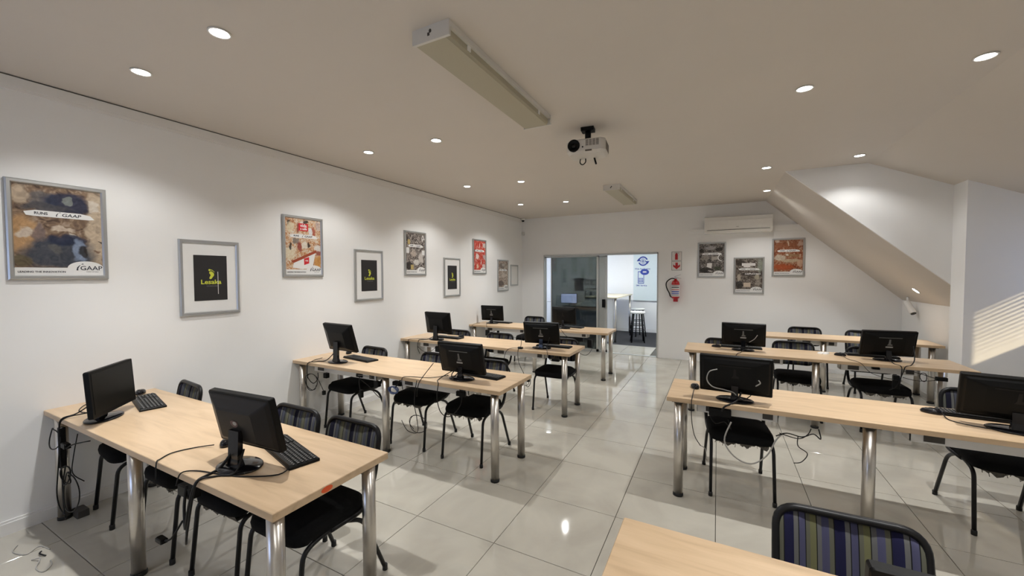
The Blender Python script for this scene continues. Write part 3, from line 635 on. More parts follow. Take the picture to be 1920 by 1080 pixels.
monitor('monitor at the left end of the third right desk', 4.303, 5.227, .805, -.026, .235, .452, .276)
monitor('wide black monitor with a grey cable looped over its back, second right desk', 4.144, 3.045, .798, -.045, .21, .455, .28, white_tag=False)
monitor('monitor near the white pier on the third right desk', 5.602, 5.27, .795, .144, .24, .458, .274)
monitor('monitor cut off by the right edge of the picture', 5.555, 3.14, .806, -.18, .30, .458, .272, white_tag=False)
monitor('monitor whose top corner shows in front of the purple striped chair', 4.55, .95, .78, .0, .10, .44, .228, white_tag=False)

def kb_mesh():
    body = MB().cham(-.22, .22, -.07, .07, 0, .014, .004).loft([[(-.215, .045, .013), (.215, .045, .013), (.215, .068, .013), (-.215, .068, .013)], [(-.21, .05, .021), (.21, .05, .021), (.21, .066, .022), (-.21, .066, .022)]]).mesh('case')
    keys = MB(); marks = MB()
    for r in range(6):
        y = -.058 + r * .0185 + (.003 if r == 5 else 0)
        for blk, n, x0 in ((0, 15, -.210), (1, 3, .086), (2, 4, .143)):
            if blk and r == 3: 
                if blk == 1: continue
            i = 0
            while i < n:
                x = x0 + i * .0188; ww = .0165; st_ = 1
                if blk == 0 and r == 0 and i == 4: ww = .0165 + .0188 * 5; st_ = 6
                keys.cham(x, x + ww, y, y + .0150, .0135, .0185, .0012); 
                if ww < .02: marks.box(x + .004, x + .008, y + .006, y + .011, .0186, .0189)
                i += st_
    return body, keys.mesh('keys'), marks.mesh('key_legends')
KB = kb_mesh(); KB[0].materials.append(MATS['black_plastic']); KB[1].materials.append(MATS['key_black']); KB[2].materials.append(MATS['key_print'])
def keyboard(label, x, y, rz=0):
    t = tag(empty('keyboard', (x, y, .75), rz + pi), label, 'keyboard', 'black keyboards on the desks')
    link('case', KB[0], None, t); k = link('keys', KB[1], None, t); k['kind'] = 'stuff'; k = link('key_legends', KB[2], None, t); k['kind'] = 'stuff'
keyboard('keyboard lying beside the sideways monitor on the nearest left desk', .43, 1.075, -.22)
keyboard('nearest keyboard, beside the badged bulky monitor', 2.08, 1.04, -.25)
keyboard('keyboard by the wall-side monitor on the second left desk', .62, 2.80, -.14)
keyboard('keyboard at the aisle end of the second left desk', 2.15, 2.80, -.10)
keyboard('keyboard behind the wall-side monitor on the third left desk', .60, 4.41, -.05)
keyboard('keyboard at the aisle end of the third left desk', 2.21, 4.43, .0)
keyboard('keyboard by the wall on the farthest left desk', .40, 6.31, -.05)
keyboard('keyboard in front of the tinted glass on the farthest left desk', 1.80, 6.27, -.12)
keyboard('keyboard behind the left monitor on the third right desk', 4.29, 5.39, -.02)
keyboard('keyboard behind the wide monitor with the cable loop', 4.17, 3.29, -.02)
keyboard('keyboard behind the monitor near the white pier', 5.53, 5.43, -.03)
keyboard('keyboard sticking out left of the cut-off monitor', 5.53, 3.33, -.05)
def mouse_mesh():
    b = MB(); rings = []
    for k, z in ((.93, 0), (1, .006), (.98, .016), (.85, .026), (.6, .033), (.2, .036)):
        rings.append([(.031 * k * math.cos(a), (.054 * k) * math.sin(a) - .003 * (1 - k), z - .004 * (math.sin(a) > .5) * (z > .01)) for a in [2 * pi * i / 20 for i in range(20)]])
    b.loft(rings, True, True); return b.mesh('shell')
MS = mouse_mesh(); MS.materials.append(MATS['gloss_black'])
WH = MB().tube([(-.004, -.032, .031), (.004, -.032, .031)], .006, 10).mesh('wheel'); WH.materials.append(MATS['grey_black_plastic'])
def mouse(label, x, y, rz=0):
    t = tag(empty('computer_mouse', (x, y, .75), rz), label, 'mouse', 'black mice on the desks')
    link('shell', MS, None, t); link('wheel', WH, None, t)
mouse('black mouse against the wall beyond the sideways monitor', .10, 1.15, 1.0)
mouse('black mouse left of the badged bulky monitor', 1.70, .95, .7)
mouse('black mouse by the wall-side monitor on the second left desk', .25, 2.96, .6)
mouse('black mouse right of the wall-side monitor on the third left desk', .73, 4.53, 1.3)
mouse('black mouse on the left corner of the second right desk', 3.875, 3.24, .3)
mouse('glossy dark blue-black mouse in the open middle of the second right desk', 5.265, 3.30, 1.1)
mouse('black mouse left of the monitor near the white pier', 5.235, 5.32, 1.2)
mouse('black mouse at the left end of the third right desk', 4.02, 5.30, 1.3)
t = tag(empty('folded_tissue', (5.10, 5.36, .75), .3), 'crumpled white tissue on the third right desk', 'tissue')
random.seed(4)
MB().loft([[(.055 * k * math.cos(a) * (1 + .25 * math.sin(3 * a)), .03 * k * math.sin(a), z + .006 * math.sin(5 * a) * (z > .004)) for a in [2 * pi * i / 18 for i in range(18)]] for k, z in ((1, 0), (.95, .008), (.7, .016), (.3, .02))]).obj('paper', 'matt_white', t)

# ------------------------------------------------------------------ cables
def cables(label, runs, name='cable_bundle', extras=(), group=None):
    t = tag(empty(name, runs[0][0][0]), label, 'cable', group); o = Vector(runs[0][0][0])
    for r in runs:
        pts, rad = r[0], r[1]; m_ = r[2] if len(r) > 2 else 'cable_black'
        MB().tube([p - o for p in smoothpath(pts, 5)], rad, 6).obj('cable', m_, t)
    for (x, y, z, a, b_, c) in extras:
        MB().cham(x - a / 2 - o.x, x + a / 2 - o.x, y - b_ / 2 - o.y, y + b_ / 2 - o.y, z - o.z, z + c - o.z, .004).obj('adaptor', 'black_plastic', t)
def loop(cx, cz, y, rx, rz_, n=10, a0=90, turns=1.0, dy=.01):
    return [(cx + rx * math.cos(D(a0 + 360 * turns * k / n)), y + dy * math.sin(k), cz + rz_ * math.sin(D(a0 + 360 * turns * k / n))) for k in range(n + 1)]
ZT = .754
cables('tangle of black cables hanging off the wall end of the nearest left desk', [
    ([(.47, .90, .92), (.43, .84, .86), (.38, .74, .775), (.36, .672, .752), (.355, .662, .66), (.37, .66, .50), (.385, .66, .38), (.41, .655, .22), (.47, .65, .15)], .0038),
    ([(.50, .92, .85), (.44, .80, .78), (.37, .69, .758), (.35, .664, .70), (.35, .66, .55), (.33, .655, .40), (.32, .65, .28), (.36, .65, .2), (.46, .65, .17)], .0038),
    (loop(.28, .62, .655, .085, .065), .0032), (loop(.53, .34, .655, .12, .12), .0032), (loop(.45, .42, .66, .055, .055, turns=1.8, n=16), .0038),
    ([(.40, .66, .60), (.45, .66, .585), (.52, .68, .62), (.64, .72, .65)], .0038),
    ([(.52, .70, .68), (.55, .67, .55), (.57, .66, .46), (.60, .70, .40)], .003),
    ([(.05, .90, ZT), (.15, .82, ZT), (.30, .78, ZT), (.50, .88, ZT)], .003)],
    extras=[(.345, .675, .44, .035, .03, .26), (.43, .67, .585, .07, .03, .03)])
cables('thick black cables running over the nearest desk edge from the badged monitor', [
    ([(2.02, .83, .86), (2.0, .80, .80), (1.98, .77, .758), (1.99, .72, ZT), (2.0, .672, .745), (1.98, .655, .66), (1.93, .66, .55), (1.87, .68, .50), (1.82, .70, .58), (1.80, .72, .66)], .0065),
    ([(2.06, .84, .84), (2.10, .78, .765), (2.04, .74, ZT), (2.005, .68, ZT), (2.0, .66, .70), (1.96, .65, .52), (1.90, .67, .44), (1.84, .70, .50)], .0045),
    ([(2.26, .94, .762), (2.27, .87, ZT), (2.15, .79, ZT), (2.02, .75, ZT), (1.90, .72, ZT), (1.86, .675, ZT), (1.85, .66, .70)], .003),
    ([(1.67, .90, .76), (1.60, .84, ZT), (1.57, .76, ZT), (1.60, .70, ZT), (1.63, .672, .752), (1.65, .66, .68)], .003),
    ([(1.80, .70, .50), (1.76, .67, .42), (1.70, .66, .40)], .0045)],
    extras=[(1.69, .66, .39, .06, .03, .02), (1.78, .74, .60, .12, .05, .05)])
cables('black cables looping below the wall end of the second left desk', [
    ([(.50, 2.62, .90), (.40, 2.56, .77), (.32, 2.50, ZT), (.27, 2.435, .75), (.26, 2.425, .68), (.28, 2.42, .60), (.36, 2.42, .55), (.42, 2.43, .60), (.41, 2.44, .66)], .0045),
    (loop(.33, .56, 2.42, .085, .085, turns=1.7, n=16), .0038), ([(.40, 2.43, .62), (.46, 2.43, .55), (.50, 2.44, .47)], .0032),
    ([(.27, 2.60, .77), (.22, 2.55, ZT), (.26, 2.48, ZT)], .0032)],
    extras=[(.46, 2.50, .60, .05, .04, .05), (.51, 2.43, .45, .03, .03, .04)])
cables('small white and black adaptors dangling over the wall-side chair of the second left desk', [
    ([(.95, 2.50, .70), (.98, 2.46, .62), (1.02, 2.44, .55)], .0032), ([(.90, 2.5, .70), (1.0, 2.46, .66), (1.12, 2.46, .60), (1.22, 2.47, .52), (1.30, 2.5, .48)], .003),
    ([(.92, 2.5, .68), (1.0, 2.48, .69), (1.10, 2.5, .68)], .003, 'cable_grey')], extras=[(1.02, 2.45, .49, .035, .03, .07), (.93, 2.52, .66, .08, .04, .03)])
cables('small blue-grey cable coil under the middle of the second left desk', [(loop(1.42, .610, 2.46, .05, .03, turns=2.6, n=24, dy=.012), .007, 'cable_blue'), ([(1.44, 2.46, .63), (1.45, 2.48, .66), (1.47, 2.50, .70)], .006, 'cable_black')], name='cable_coil')
cables('cables hanging from the aisle-end monitor of the second left desk', [
    ([(2.02, 2.60, .84), (2.0, 2.56, .80), (2.03, 2.53, .77), (2.06, 2.52, .80), (2.10, 2.57, .85)], .0045),
    ([(1.98, 2.60, .82), (1.90, 2.50, ZT), (1.95, 2.436, .74), (1.94, 2.43, .62), (1.97, 2.44, .50), (2.03, 2.48, .46), (2.12, 2.5, .55), (2.15, 2.5, .66)], .0038),
    ([(1.95, 2.58, .78), (1.80, 2.52, ZT), (1.62, 2.47, ZT), (1.55, 2.435, .74), (1.56, 2.43, .64)], .003),
    ([(1.72, 2.43, .74), (1.70, 2.42, .55), (1.72, 2.43, .40), (1.66, 2.5, .25), (1.5, 2.55, .22), (1.42, 2.56, .30)], .0032),
    ([(1.80, 2.56, ZT + .12), (1.76, 2.45, .76), (1.735, 2.432, .70), (1.72, 2.43, .60)], .0032),
    (loop(1.58, .28, 2.60, .10, .08, turns=1.4, n=14), .003)],
    extras=[(1.42, 2.52, .64, .10, .05, .035), (2.13, 2.52, .64, .09, .05, .04), (1.20, 2.48, .61, .06, .04, .05)])
cables('cables trailing from the wall-side monitor of the third left desk', [
    ([(.50, 4.22, .80), (.42, 4.14, ZT), (.36, 4.08, ZT), (.34, 4.055, .74), (.33, 4.05, .64), (.36, 4.06, .56)], .0038),
    ([(.42, 4.14, ZT), (.25, 4.10, ZT), (.16, 4.056, .745), (.17, 4.05, .68)], .003), ([(.33, 4.05, .66), (.42, 4.06, .60), (.52, 4.08, .60), (.60, 4.1, .66)], .003)],
    extras=[(.66, 4.12, .60, .14, .04, .075)])
cables('long cables and a ferrite hanging from the aisle-end monitor of the third left desk', [
    ([(1.88, 4.18, .90), (1.90, 4.11, .78), (1.89, 4.056, .75), (1.90, 4.05, .60), (1.98, 4.05, .45), (2.03, 4.06, .36), (1.98, 4.06, .32), (1.95, 4.06, .42)], .0032),
    ([(1.90, 4.10, .76), (1.75, 4.06, .74), (1.70, 4.05, .60), (1.74, 4.06, .42), (1.76, 4.08, .30)], .003),
    ([(2.24, 4.20, .90), (2.24, 4.13, .80), (2.27, 4.056, .745), (2.30, 4.05, .67), (2.35, 4.07, .65)], .0032),
    (loop(2.02, .38, 4.06, .03, .07), .0032)],
    extras=[(2.02, 4.07, .37, .035, .03, .06), (2.36, 4.1, .645, .09, .05, .03), (1.9, 4.10, .755, .06, .04, .02)])
cables('cables and plug hanging under the wall end of the farthest left desk', [
    ([(.28, 6.12, .80), (.30, 5.95, ZT), (.38, 5.82, .745), (.40, 5.815, .68), (.45, 5.82, .64), (.55, 5.83, .66)], .0038),
    ([(.10, 6.05, ZT), (.08, 5.82, .745), (.12, 5.81, .60), (.25, 5.82, .45), (.40, 5.85, .35)], .003),
    ([(.40, 5.82, .66), (.6, 5.82, .60), (.9, 5.82, .575), (1.2, 5.84, .58), (1.5, 5.86, .6)], .003)], extras=[(.38, 5.85, .57, .07, .04, .10), (.60, 5.85, .63, .04, .03, .04)])
cables('black cables and power block under the aisle end of the farthest left desk', [
    ([(1.72, 6.04, .80), (1.74, 5.92, ZT), (1.80, 5.82, .745), (1.86, 5.815, .68), (1.95, 5.82, .62), (2.05, 5.84, .58)], .0038),
    ([(2.05, 5.9, .62), (2.06, 5.86, .50), (2.10, 5.85, .40), (2.2, 5.87, .38), (2.28, 5.88, .48), (2.3, 5.9, .62)], .0032)],
    extras=[(2.0, 5.92, .58, .26, .06, .06), (2.24, 5.9, .50, .07, .05, .12), (2.04, 5.9, .44, .05, .05, .12)])
cables('grey cable looping over the back of the wide monitor and below its desk', [
    ([(4.03, 2.94, .98), (3.98, 2.93, .96), (3.965, 2.935, .90), (4.0, 2.95, .85), (4.07, 2.96, .835), (4.13, 2.97, .82), (4.15, 2.975, .80)], .004, 'cable_grey'),
    ([(4.28, 2.94, .93), (4.29, 2.94, .91), (4.265, 2.95, .885)], .004, 'cable_grey'),
    ([(4.18, 2.96, .83), (4.16, 2.94, .78), (4.12, 2.91, ZT), (4.08, 2.89, .735), (4.06, 2.885, .70)], .0065),
    ([(4.12, 2.97, .80), (4.19, 2.95, .78), (4.24, 2.98, .81)], .0032),
    ([(4.12, 2.90, .63), (4.08, 2.88, .50), (4.14, 2.88, .40), (4.24, 2.88, .37), (4.33, 2.89, .44), (4.38, 2.90, .55), (4.42, 2.91, .60)], .005, 'cable_grey')],
    extras=[(4.05, 2.93, .655, .14, .05, .05)])
cables('knotted black cables hanging under the middle of the second right desk', [
    ([(3.98, 2.92, .66), (4.02, 2.91, .60), (4.08, 2.91, .62), (4.12, 2.92, .57), (4.10, 2.91, .64)], .0032),
    ([(4.38, 2.90, .58), (4.44, 2.90, .61), (4.52, 2.90, .60), (4.58, 2.90, .63), (4.62, 2.91, .60), (4.61, 2.92, .66)], .0038),
    ([(4.40, 2.91, .60), (4.50, 2.90, .585), (4.55, 2.90, .62), (4.57, 2.91, .66)], .0032), ([(4.50, 2.90, .60), (4.50, 2.89, .54), (4.55, 2.89, .50), (4.52, 2.89, .44), (4.48, 2.9, .42)], .003)])
cables('thin mouse cable dropping in front of the near left leg of the second right desk', [
    ([(3.875, 3.19, .765), (3.87, 3.05, ZT), (3.87, 2.91, ZT), (3.868, 2.892, .74), (3.87, 2.885, .62), (3.89, 2.885, .50), (3.93, 2.89, .43)], .003), ([(3.93, 2.89, .43), (3.96, 2.92, .40), (3.97, 2.97, .30)], .003, 'cable_grey')], name='mouse_cable')
cables('thin mouse cable curling across the open middle of the second right desk', [
    ([(5.30, 3.25, .765), (5.30, 3.17, ZT), (5.36, 3.11, ZT), (5.46, 3.08, ZT), (5.54, 3.09, ZT)], .003)], name='mouse_cable')
cables('black cable hanging off the desk edge below the left monitor of the third right desk', [
    ([(4.33, 5.16, .84), (4.31, 5.11, .78), (4.27, 5.02, ZT), (4.24, 4.966, .75), (4.22, 4.955, .72), (4.20, 4.955, .66)], .0038), ([(4.26, 5.15, .80), (4.30, 5.10, .77), (4.36, 5.12, .80), (4.33, 5.16, .84)], .0032),
    ([(4.36, 5.14, .86), (4.41, 5.13, .90), (4.44, 5.12, .95)], .004, 'cable_grey')])
cables('tangled black cables with adaptor hanging by the monitor near the white pier', [
    ([(5.79, 5.20, .92), (5.78, 5.13, .80), (5.72, 5.02, ZT), (5.66, 4.96, .745), (5.64, 4.955, .68), (5.60, 4.96, .55), (5.55, 4.97, .50)], .0045),
    ([(5.58, 5.2, .80), (5.60, 5.05, ZT), (5.63, 4.96, .745), (5.63, 4.955, .66), (5.62, 4.96, .55)], .0038),
    ([(5.64, 4.955, .70), (5.72, 4.955, .70), (5.80, 4.96, .68), (5.86, 4.96, .66), (5.92, 4.96, .655)], .0032),
    ([(5.64, 4.955, .64), (5.74, 4.955, .62), (5.84, 4.96, .63), (5.92, 4.96, .65)], .003), (loop(5.79, .66, 4.955, .025, .04), .0032),
    ([(5.24, 5.27, ZT + .01), (5.26, 5.10, ZT), (5.32, 4.963, .75), (5.40, 4.955, .66), (5.52, 4.96, .62), (5.64, 4.96, .60)], .0025)],
    extras=[(5.92, 4.975, .635, .08, .04, .035), (5.60, 4.98, .52, .05, .04, .13), (5.45, 5.0, .69, .06, .04, .025)])
cables('pale loose cables lying on the floor by the left wall', [
    ([(.23, .50, .0032), (.30, .47, .0032), (.40, .50, .0032), (.36, .56, .0032), (.46, .58, .0032)], .003, 'cable_grey'),
    ([(.50, .50, .0032), (.56, .52, .02), (.62, .49, .0032), (.70, .50, .0032), (.66, .54, .0032), (.60, .55, .0032)], .003, 'cable_grey'),
    ([(.44, .55, .0038), (.48, .535, .012), (.52, .55, .0038)], .0038)], name='floor_cable')
t = tag(MB().cham(-.05, .05, -.03, .03, 0, .05, .0045).obj('floor_adaptor', 'socket_dark', None), 'small dark adaptor on the floor where the wall meets the nearest left desk leg', 'adaptor'); t.location = (.13, .80, 0)

# ------------------------------------------------------------------ framed posters
def frame_mesh(wd, ht, bw=.028, dp=.022):
    b = MB()
    prof = [(0, 0), (0, dp * .7), (bw * .25, dp), (bw * .75, dp), (bw, dp * .5), (bw, 0)]
    cs = [(-1, 0), (1, 0), (1, 1), (-1, 1)]
    rings = []
    for sx, tz in cs:
        rings.append([(sx * (wd / 2 - a), -d, (ht - a) if tz else a) for a, d in prof])
    rings.append(rings[0]); b.loft(rings, False); return b.mesh('frame')
FR = frame_mesh(.47, .655, .030); FR.materials.append(MATS['aluminium'])
FRS = frame_mesh(.36, .46, .03); FRS.materials.append(MATS['aluminium'])
def swoosh(b, x, z, s, y):
    pts = [(x - .9 * s, z - .55 * s), (x - .75 * s, z + .1 * s), (x - .35 * s, z + .55 * s), (x - .2 * s, z + .62 * s), (x - .45 * s, z + .2 * s), (x - .62 * s, z - .2 * s), (x - .6 * s, z - .6 * s)]
    b.prism(pts, y, y + .001).prism([(x - .15 * s, z + .62 * s), (x + .1 * s, z + .95 * s), (x + .32 * s, z + .75 * s), (x + .05 * s, z + .72 * s)], y, y + .001)
def poster(label, loc, rz, photo, extra=None, group='shop poster prints in silver frames'):
    t = tag(empty('framed_poster', loc, rz), label, 'poster', group)
    link('frame', FR, None, t)
    MB().box(-.21, .21, -.008, -.001, .025, .63).obj('backing', 'label_white', t)
    MB().box(-.208, .208, -.010, -.008, .082, .628).obj('photo_print', photo, t)
    bn = MB().prism([(-.15, .425), (-.12, .422), (.14, .422), (.17, .427), (.15, .452), (.10, .462), (-.11, .462), (-.16, .448)], -.0115, -.010).obj('banner', 'matt_white', t)
    text('RUNS', .024, 'ink', bn, -.085, -.0117, .442, .0006); text('GAAP', .030, 'ink', bn, .055, -.0117, .441, .0004, sx=1.2, shear=.15)
    b = MB(); swoosh(b, -.0, .441, .02, -.0125); b.obj('emblem', 'ink', bn)
    ft = MB().prism([(-.208, .028), (.208, .028), (.208, .115)] + [(.118 + .09 * math.cos(a), .08 + .048 * math.sin(a)) for a in [D(12 + 168 * k / 14) for k in range(15)]] + [(-.208, .08)], -.0125, -.010).obj('footer', 'matt_white', t)
    text('LEADING THE INNOVATION', .0165, 'ink', ft, -.195, -.0128, .052, .0004, align='LEFT')
    text('GAAP', .042, 'ink', ft, .145, -.0128, .078, .0004, sx=1.05); b = MB(); swoosh(b, .098, .082, .032, -.0138); b.obj('emblem', 'ink', ft)
    text('POINT OF SALE', .009, 'ink_grey', ft, .15, -.0128, .053)
    if extra: extra(t)
    return t
def vida(t):
    MB().box(-.055, .055, -.0115, -.010, .50, .58).obj('red_badge', 'vida_red', t)
    text('vida', .048, 'matt_white', t, 0, -.0118, .556, .0012); text('e caffè', .030, 'matt_white', t, 0, -.0118, .521, .001)
    MB().prism([(-.13, .10), (-.02, .085), (.10, .10), (.14, .27), (.0, .20), (-.12, .15)], -.0112, -.010).obj('counter_front', 'matt_white', t)
    MB().prism([(-.15, .17), (-.12, .15), (.15, .27), (.15, .30), (-.10, .19)], -.0114, -.010).obj('counter_top', 'brown_red', t)
    MB().prism([(.0, .13), (.06, .15), (.06, .22), (.0, .20)], -.0118, -.010).obj('red_badge', 'vida_red', t); text('vida', .022, 'matt_white', t, .03, -.012, .178, .0006)
mat('brown_red', (.35, .07, .03), .4)
mat('tan_block', (.50, .38, .15), .5); mat('navy_block', (.025, .035, .07), .4); mat('cream_block', (.60, .50, .40), .5)
def pale(t):
    MB().prism([(-.20, .33), (-.14, .33), (-.14, .41), (-.20, .41)], -.0106, -.010).prism([(.14, .31), (.20, .31), (.20, .38), (.14, .38)], -.0106, -.010).obj('pale_shape', 'matt_white', t)
    MB().box(-.11, -.05, -.0106, -.010, .09, .16).box(-.17, -.12, -.0106, -.010, .46, .53).obj('tan_shape', 'tan_block', t)
def wheel(t): ring(.17, .37, .055, .068, 90, 270, -.0106, -.010).obj('white_arc', 'matt_white', t); MB().prism([(-.08, .20), (.0, .17), (.01, .27), (-.07, .27)], -.0106, -.010).obj('pale_shape', 'label_white', t)
def capp(t):
    MB().box(-.11, .10, -.0106, -.010, .50, .55).box(-.08, .02, -.0106, -.010, .475, .50).obj('pale_shape', 'label_white', t)
    text('CAPPUCCINO', .040, 'matt_white', t, .06, -.0108, .355, .0015, sx=.95); MB().box(-.08, .03, -.0106, -.010, .12, .20).obj('pale_shape', 'cream_block', t)
W0 = .002
PL = pi / 2
poster('dark blue and brown photo poster, nearest framed poster on the left wall', (W0, .787, 1.632), PL, 'photo_blue_brown')
poster('red and white coffee counter poster with a square red badge', (W0, 2.59, 1.638), PL, 'photo_red_white', vida)
poster('black and cream photo poster with a small tan block near its foot', (W0, 4.395, 1.648), PL, 'photo_brown_mono', pale)
poster('bright red photo poster on the left wall', (W0, 6.19, 1.668), PL, 'photo_red')
poster('faded sepia photo poster near the far left corner', (W0, 7.11, 1.313), PL, 'photo_sepia')
YF = L - .002
poster('dark grey poster with a white arc, left of the three on the far wall', (3.92, YF, 1.59), 0, 'photo_dark_mono', wheel)
poster('poster with the word cappuccino, lowest of the three on the far wall', (4.52, YF, 1.30), 0, 'photo_green_grey', capp)
poster('orange brown poster, right of the three on the far wall', (5.10, YF, 1.612), 0, 'photo_orange')
def lesaka(label, y, z, streak=False):
    t = tag(empty('framed_print', (W0, y, z), PL), label, 'picture', 'black logo prints with grey mats')
    link('frame', FR, None, t)
    MB().box(-.207, .207, -.010, -.001, .028, .627).obj('mat_board', 'matt_white', t)
    p = MB().box(-.13, .13, -.012, -.010, .125, .525).obj('print', 'print_black', t)
    text('Lesaka', .054, 'lime', t, 0, -.0125, .288, .0009, sx=1.12)
    b = MB(); y_ = -.0135
    def q(px, py): return ((px - 200) / 465 * .26 - .13, .125 + (845 - py) / 600 * .4)
    b.prism([q(*p) for p in [(412, 462), (438, 456), (462, 472), (476, 492), (472, 515), (455, 535), (438, 556), (420, 562), (408, 552), (414, 532), (428, 512), (424, 498), (408, 482)]], y_, -.012)
    for px, py, r_ in [(412, 440, 13), (434, 438, 7), (450, 444, 6), (464, 453, 5.5), (477, 465, 5)]: b.loft([[(q(px, py)[0] + r_ * .00058 * math.cos(a), yy, q(px, py)[1] + r_ * .0007 * math.sin(a)) for a in [2 * pi * i / 10 for i in range(10)]] for yy in (y_, -.012)])
    b.obj('foot_emblem', 'lime', t)
    text('TECHNOLOGIES', .013, 'ink_grey', t, .01, -.0125, .252)
    if streak: MB().box(.053, .057, -.0132, -.012, .18, .38).obj('reflection_scratch', 'label_white', t)  # thin pale upright strip on the black print
lesaka('largest-looking black print with a lime foot logo, nearest on the left wall', 1.69, 1.31, True)
lesaka('black print with a lime foot logo between the coffee counter and black and cream posters', 3.50, 1.325)
lesaka('black print with a lime foot logo just left of the bright red poster', 5.31, 1.288)
t = tag(empty('small_frame', (W0, 7.63, 1.413), PL), 'small empty silver frame at the far end of the left wall', 'picture')
link('frame', FRS, None, t); MB().box(-.155, .155, -.008, -.001, .025, .435).obj('backing', 'tray_white', t)

# ------------------------------------------------------------------ far-wall fittings
t = tag(empty('air_conditioner', (4.325, L, 2.39)), 'white split air conditioner above the far wall posters', 'air conditioner')
prof = [(0, 0), (-.14, .0), (-.185, .03), (-.20, .08), (-.20, .22), (-.185, .285), (-.15, .30), (0, .30)]
MB().prism(prof, -.525, .525, 'x').obj('body', 'ac_white', t)
MB().prism([(-.2005, .075), (-.2005, .22), (-.205, .22), (-.206, .15), (-.205, .075)], -.515, .515, 'x').obj('front_panel', 'ac_white', t)
MB().prism([(-.155, .008), (-.198, .047), (-.200, .050), (-.158, .006)], -.48, .48, 'x').obj('air_flap', 'ac_white', t)
MB().box(-.485, .485, -.2025, -.19, .052, .058).obj('outlet_gap', 'socket_dark', t); MB().box(-.02, .02, -.2085, -.205, .10, .106).obj('status_light', 'ink_grey', t)
for i, (z, lab) in enumerate([(1.915, 'square white sign with a red fire extinguisher symbol'), (1.73, 'square white sign with a red arrow pointing down')]):
    t = tag(empty('safety_sign', (3.318, L - .001, z)), lab, 'sign')
    MB().box(-.09, .09, -.004, 0, 0, .175).obj('border', 'ink', t); MB().box(-.085, .085, -.0055, -.004, .005, .17).obj('panel', 'label_white', t)
    if i: MB().prism([(-.022, .15), (-.022, .085), (-.062, .115), (-.062, .075), (0, .02), (.062, .075), (.062, .115), (.022, .085), (.022, .15)], -.007, -.0055).obj('arrow', 'sign_red', t)
    else: MB().prism([(-.03, .02), (.02, .02), (.02, .12), (.01, .14), (-.0, .145), (0, .155), (-.012, .155), (-.012, .145), (-.03, .12)], -.007, -.0055).obj('symbol', 'sign_red', t); 
    if not i: MB().tube(smoothpath([(-.04, -.0065, .148), (-.005, -.0065, .152), (.02, -.0065, .145), (.045, -.0065, .15)]), .003, 5).tube([(.03, -.0065, .03), (.035, -.0065, .11), (.05, -.0065, .13)], .002, 5).obj('hose_symbol', 'ink_grey', t)
t = tag(empty('fire_extinguisher', (3.31, L - .085, 1.13)), 'red fire extinguisher with black hose on the wall beside the door', 'fire extinguisher')
MB().lathe([(0, .06), (.055, .06), (.070, .072), (.073, .10), (.073, .34), (.060, .385), (.035, .41), (.022, .42), (.022, .44), (0, .44)], 28).obj('cylinder', 'extinguisher_red', t)
lb = MB().loft([[(.0738 * math.sin(a), -.0738 * math.cos(a), z) for z in (.10, .32)] + [(.0730 * math.sin(a), -.0730 * math.cos(a), z) for z in (.32, .10)] for a in [D(-85 + 17 * k) for k in range(11)]]).obj('label_panel', 'label_white', t)
for k, (z, h_, m_) in enumerate([(.295, .014, 'ink_grey'), (.262, .018, 'ink'), (.222, .014, 'sign_red'), (.180, .022, 'icon_blue'), (.145, .018, 'icon_blue'), (.118, .010, 'ink')]):
    MB().loft([[(.0745 * math.sin(a), -.0745 * math.cos(a), q) for q in (z, z + h_)] + [(.0737 * math.sin(a), -.0737 * math.cos(a), q) for q in (z + h_, z)] for a in [D(-62 + 12.4 * k2) for k2 in range(11)]]).obj('label_text_band', m_, lb)
MB().tube(smoothpath([(0, 0, .43), (-.05, -.01, .445), (-.10, -.01, .43), (-.155, 0, .38), (-.17, 0, .32), (-.15, 0, .24), (-.11, 0, .16), (-.095, 0, .11), (-.07, -.02, .085)]), .011, 10).obj('hose', 'rubber', t)
MB().box(-.012, .012, -.05, .03, .44, .47).obj('valve', 'aluminium', t)
MB().prism([(-.02, .455), (.10, .44), (.10, .448), (-.02, .47)], -.012, .012).obj('handle', 'aluminium', t); MB().prism([(-.02, .472), (.095, .515), (.09, .522), (-.02, .485)], -.012, .012).obj('lever', 'aluminium', t)
MB().box(-.035, .045, -.04, .083, .0, .06).obj('bracket', 'extinguisher_red', t)
# small security cameras
t = tag(empty('dome_camera', (.06, 7.98, H - .001)), 'small white dome camera in the far left ceiling corner', 'camera')
MB().lathe([(0, 0), (.055, 0), (.055, -.03), (.045, -.04), (0, -.04)], 20).obj('housing', 'matt_white', t); MB().lathe([(0, -.035), (.036, -.04), (.03, -.06), (.015, -.072), (0, -.074)], 20).obj('dome', 'gloss_black', t)
t = tag(empty('motion_sensor', (.03, 8.03, 2.60), D(-35)), 'oval white motion sensor in the corner below the dome camera', 'sensor')
MB().loft([[(.026 * k * math.cos(a), y, .045 * k * math.sin(a)) for a in [2 * pi * i / 20 for i in range(20)]] for k, y in ((.9, .03), (1, 0), (.85, -.02), (.5, -.028))], True, True).obj('housing', 'tray_white', t)
t = tag(empty('bullet_camera', (6.49, 7.50, 1.15)), 'small white bullet camera under the low end of the roof slope', 'camera')
MB().tube([(-.02, .06, .10), (-.018, .055, .092), (.022, -.05, -.058), (.024, -.055, -.066)], [.030, .040, .040, .037], 20).obj('body', 'matt_white', t)
MB().tube([(.0235, -.0545, -.065), (.0262, -.0605, -.074)], .030, 20).obj('lens', 'gloss_black', t)
MB().tube([(-.01, .03, .06), (-.01, .04, .16)], .014, 10).obj('mount', 'matt_white', t)

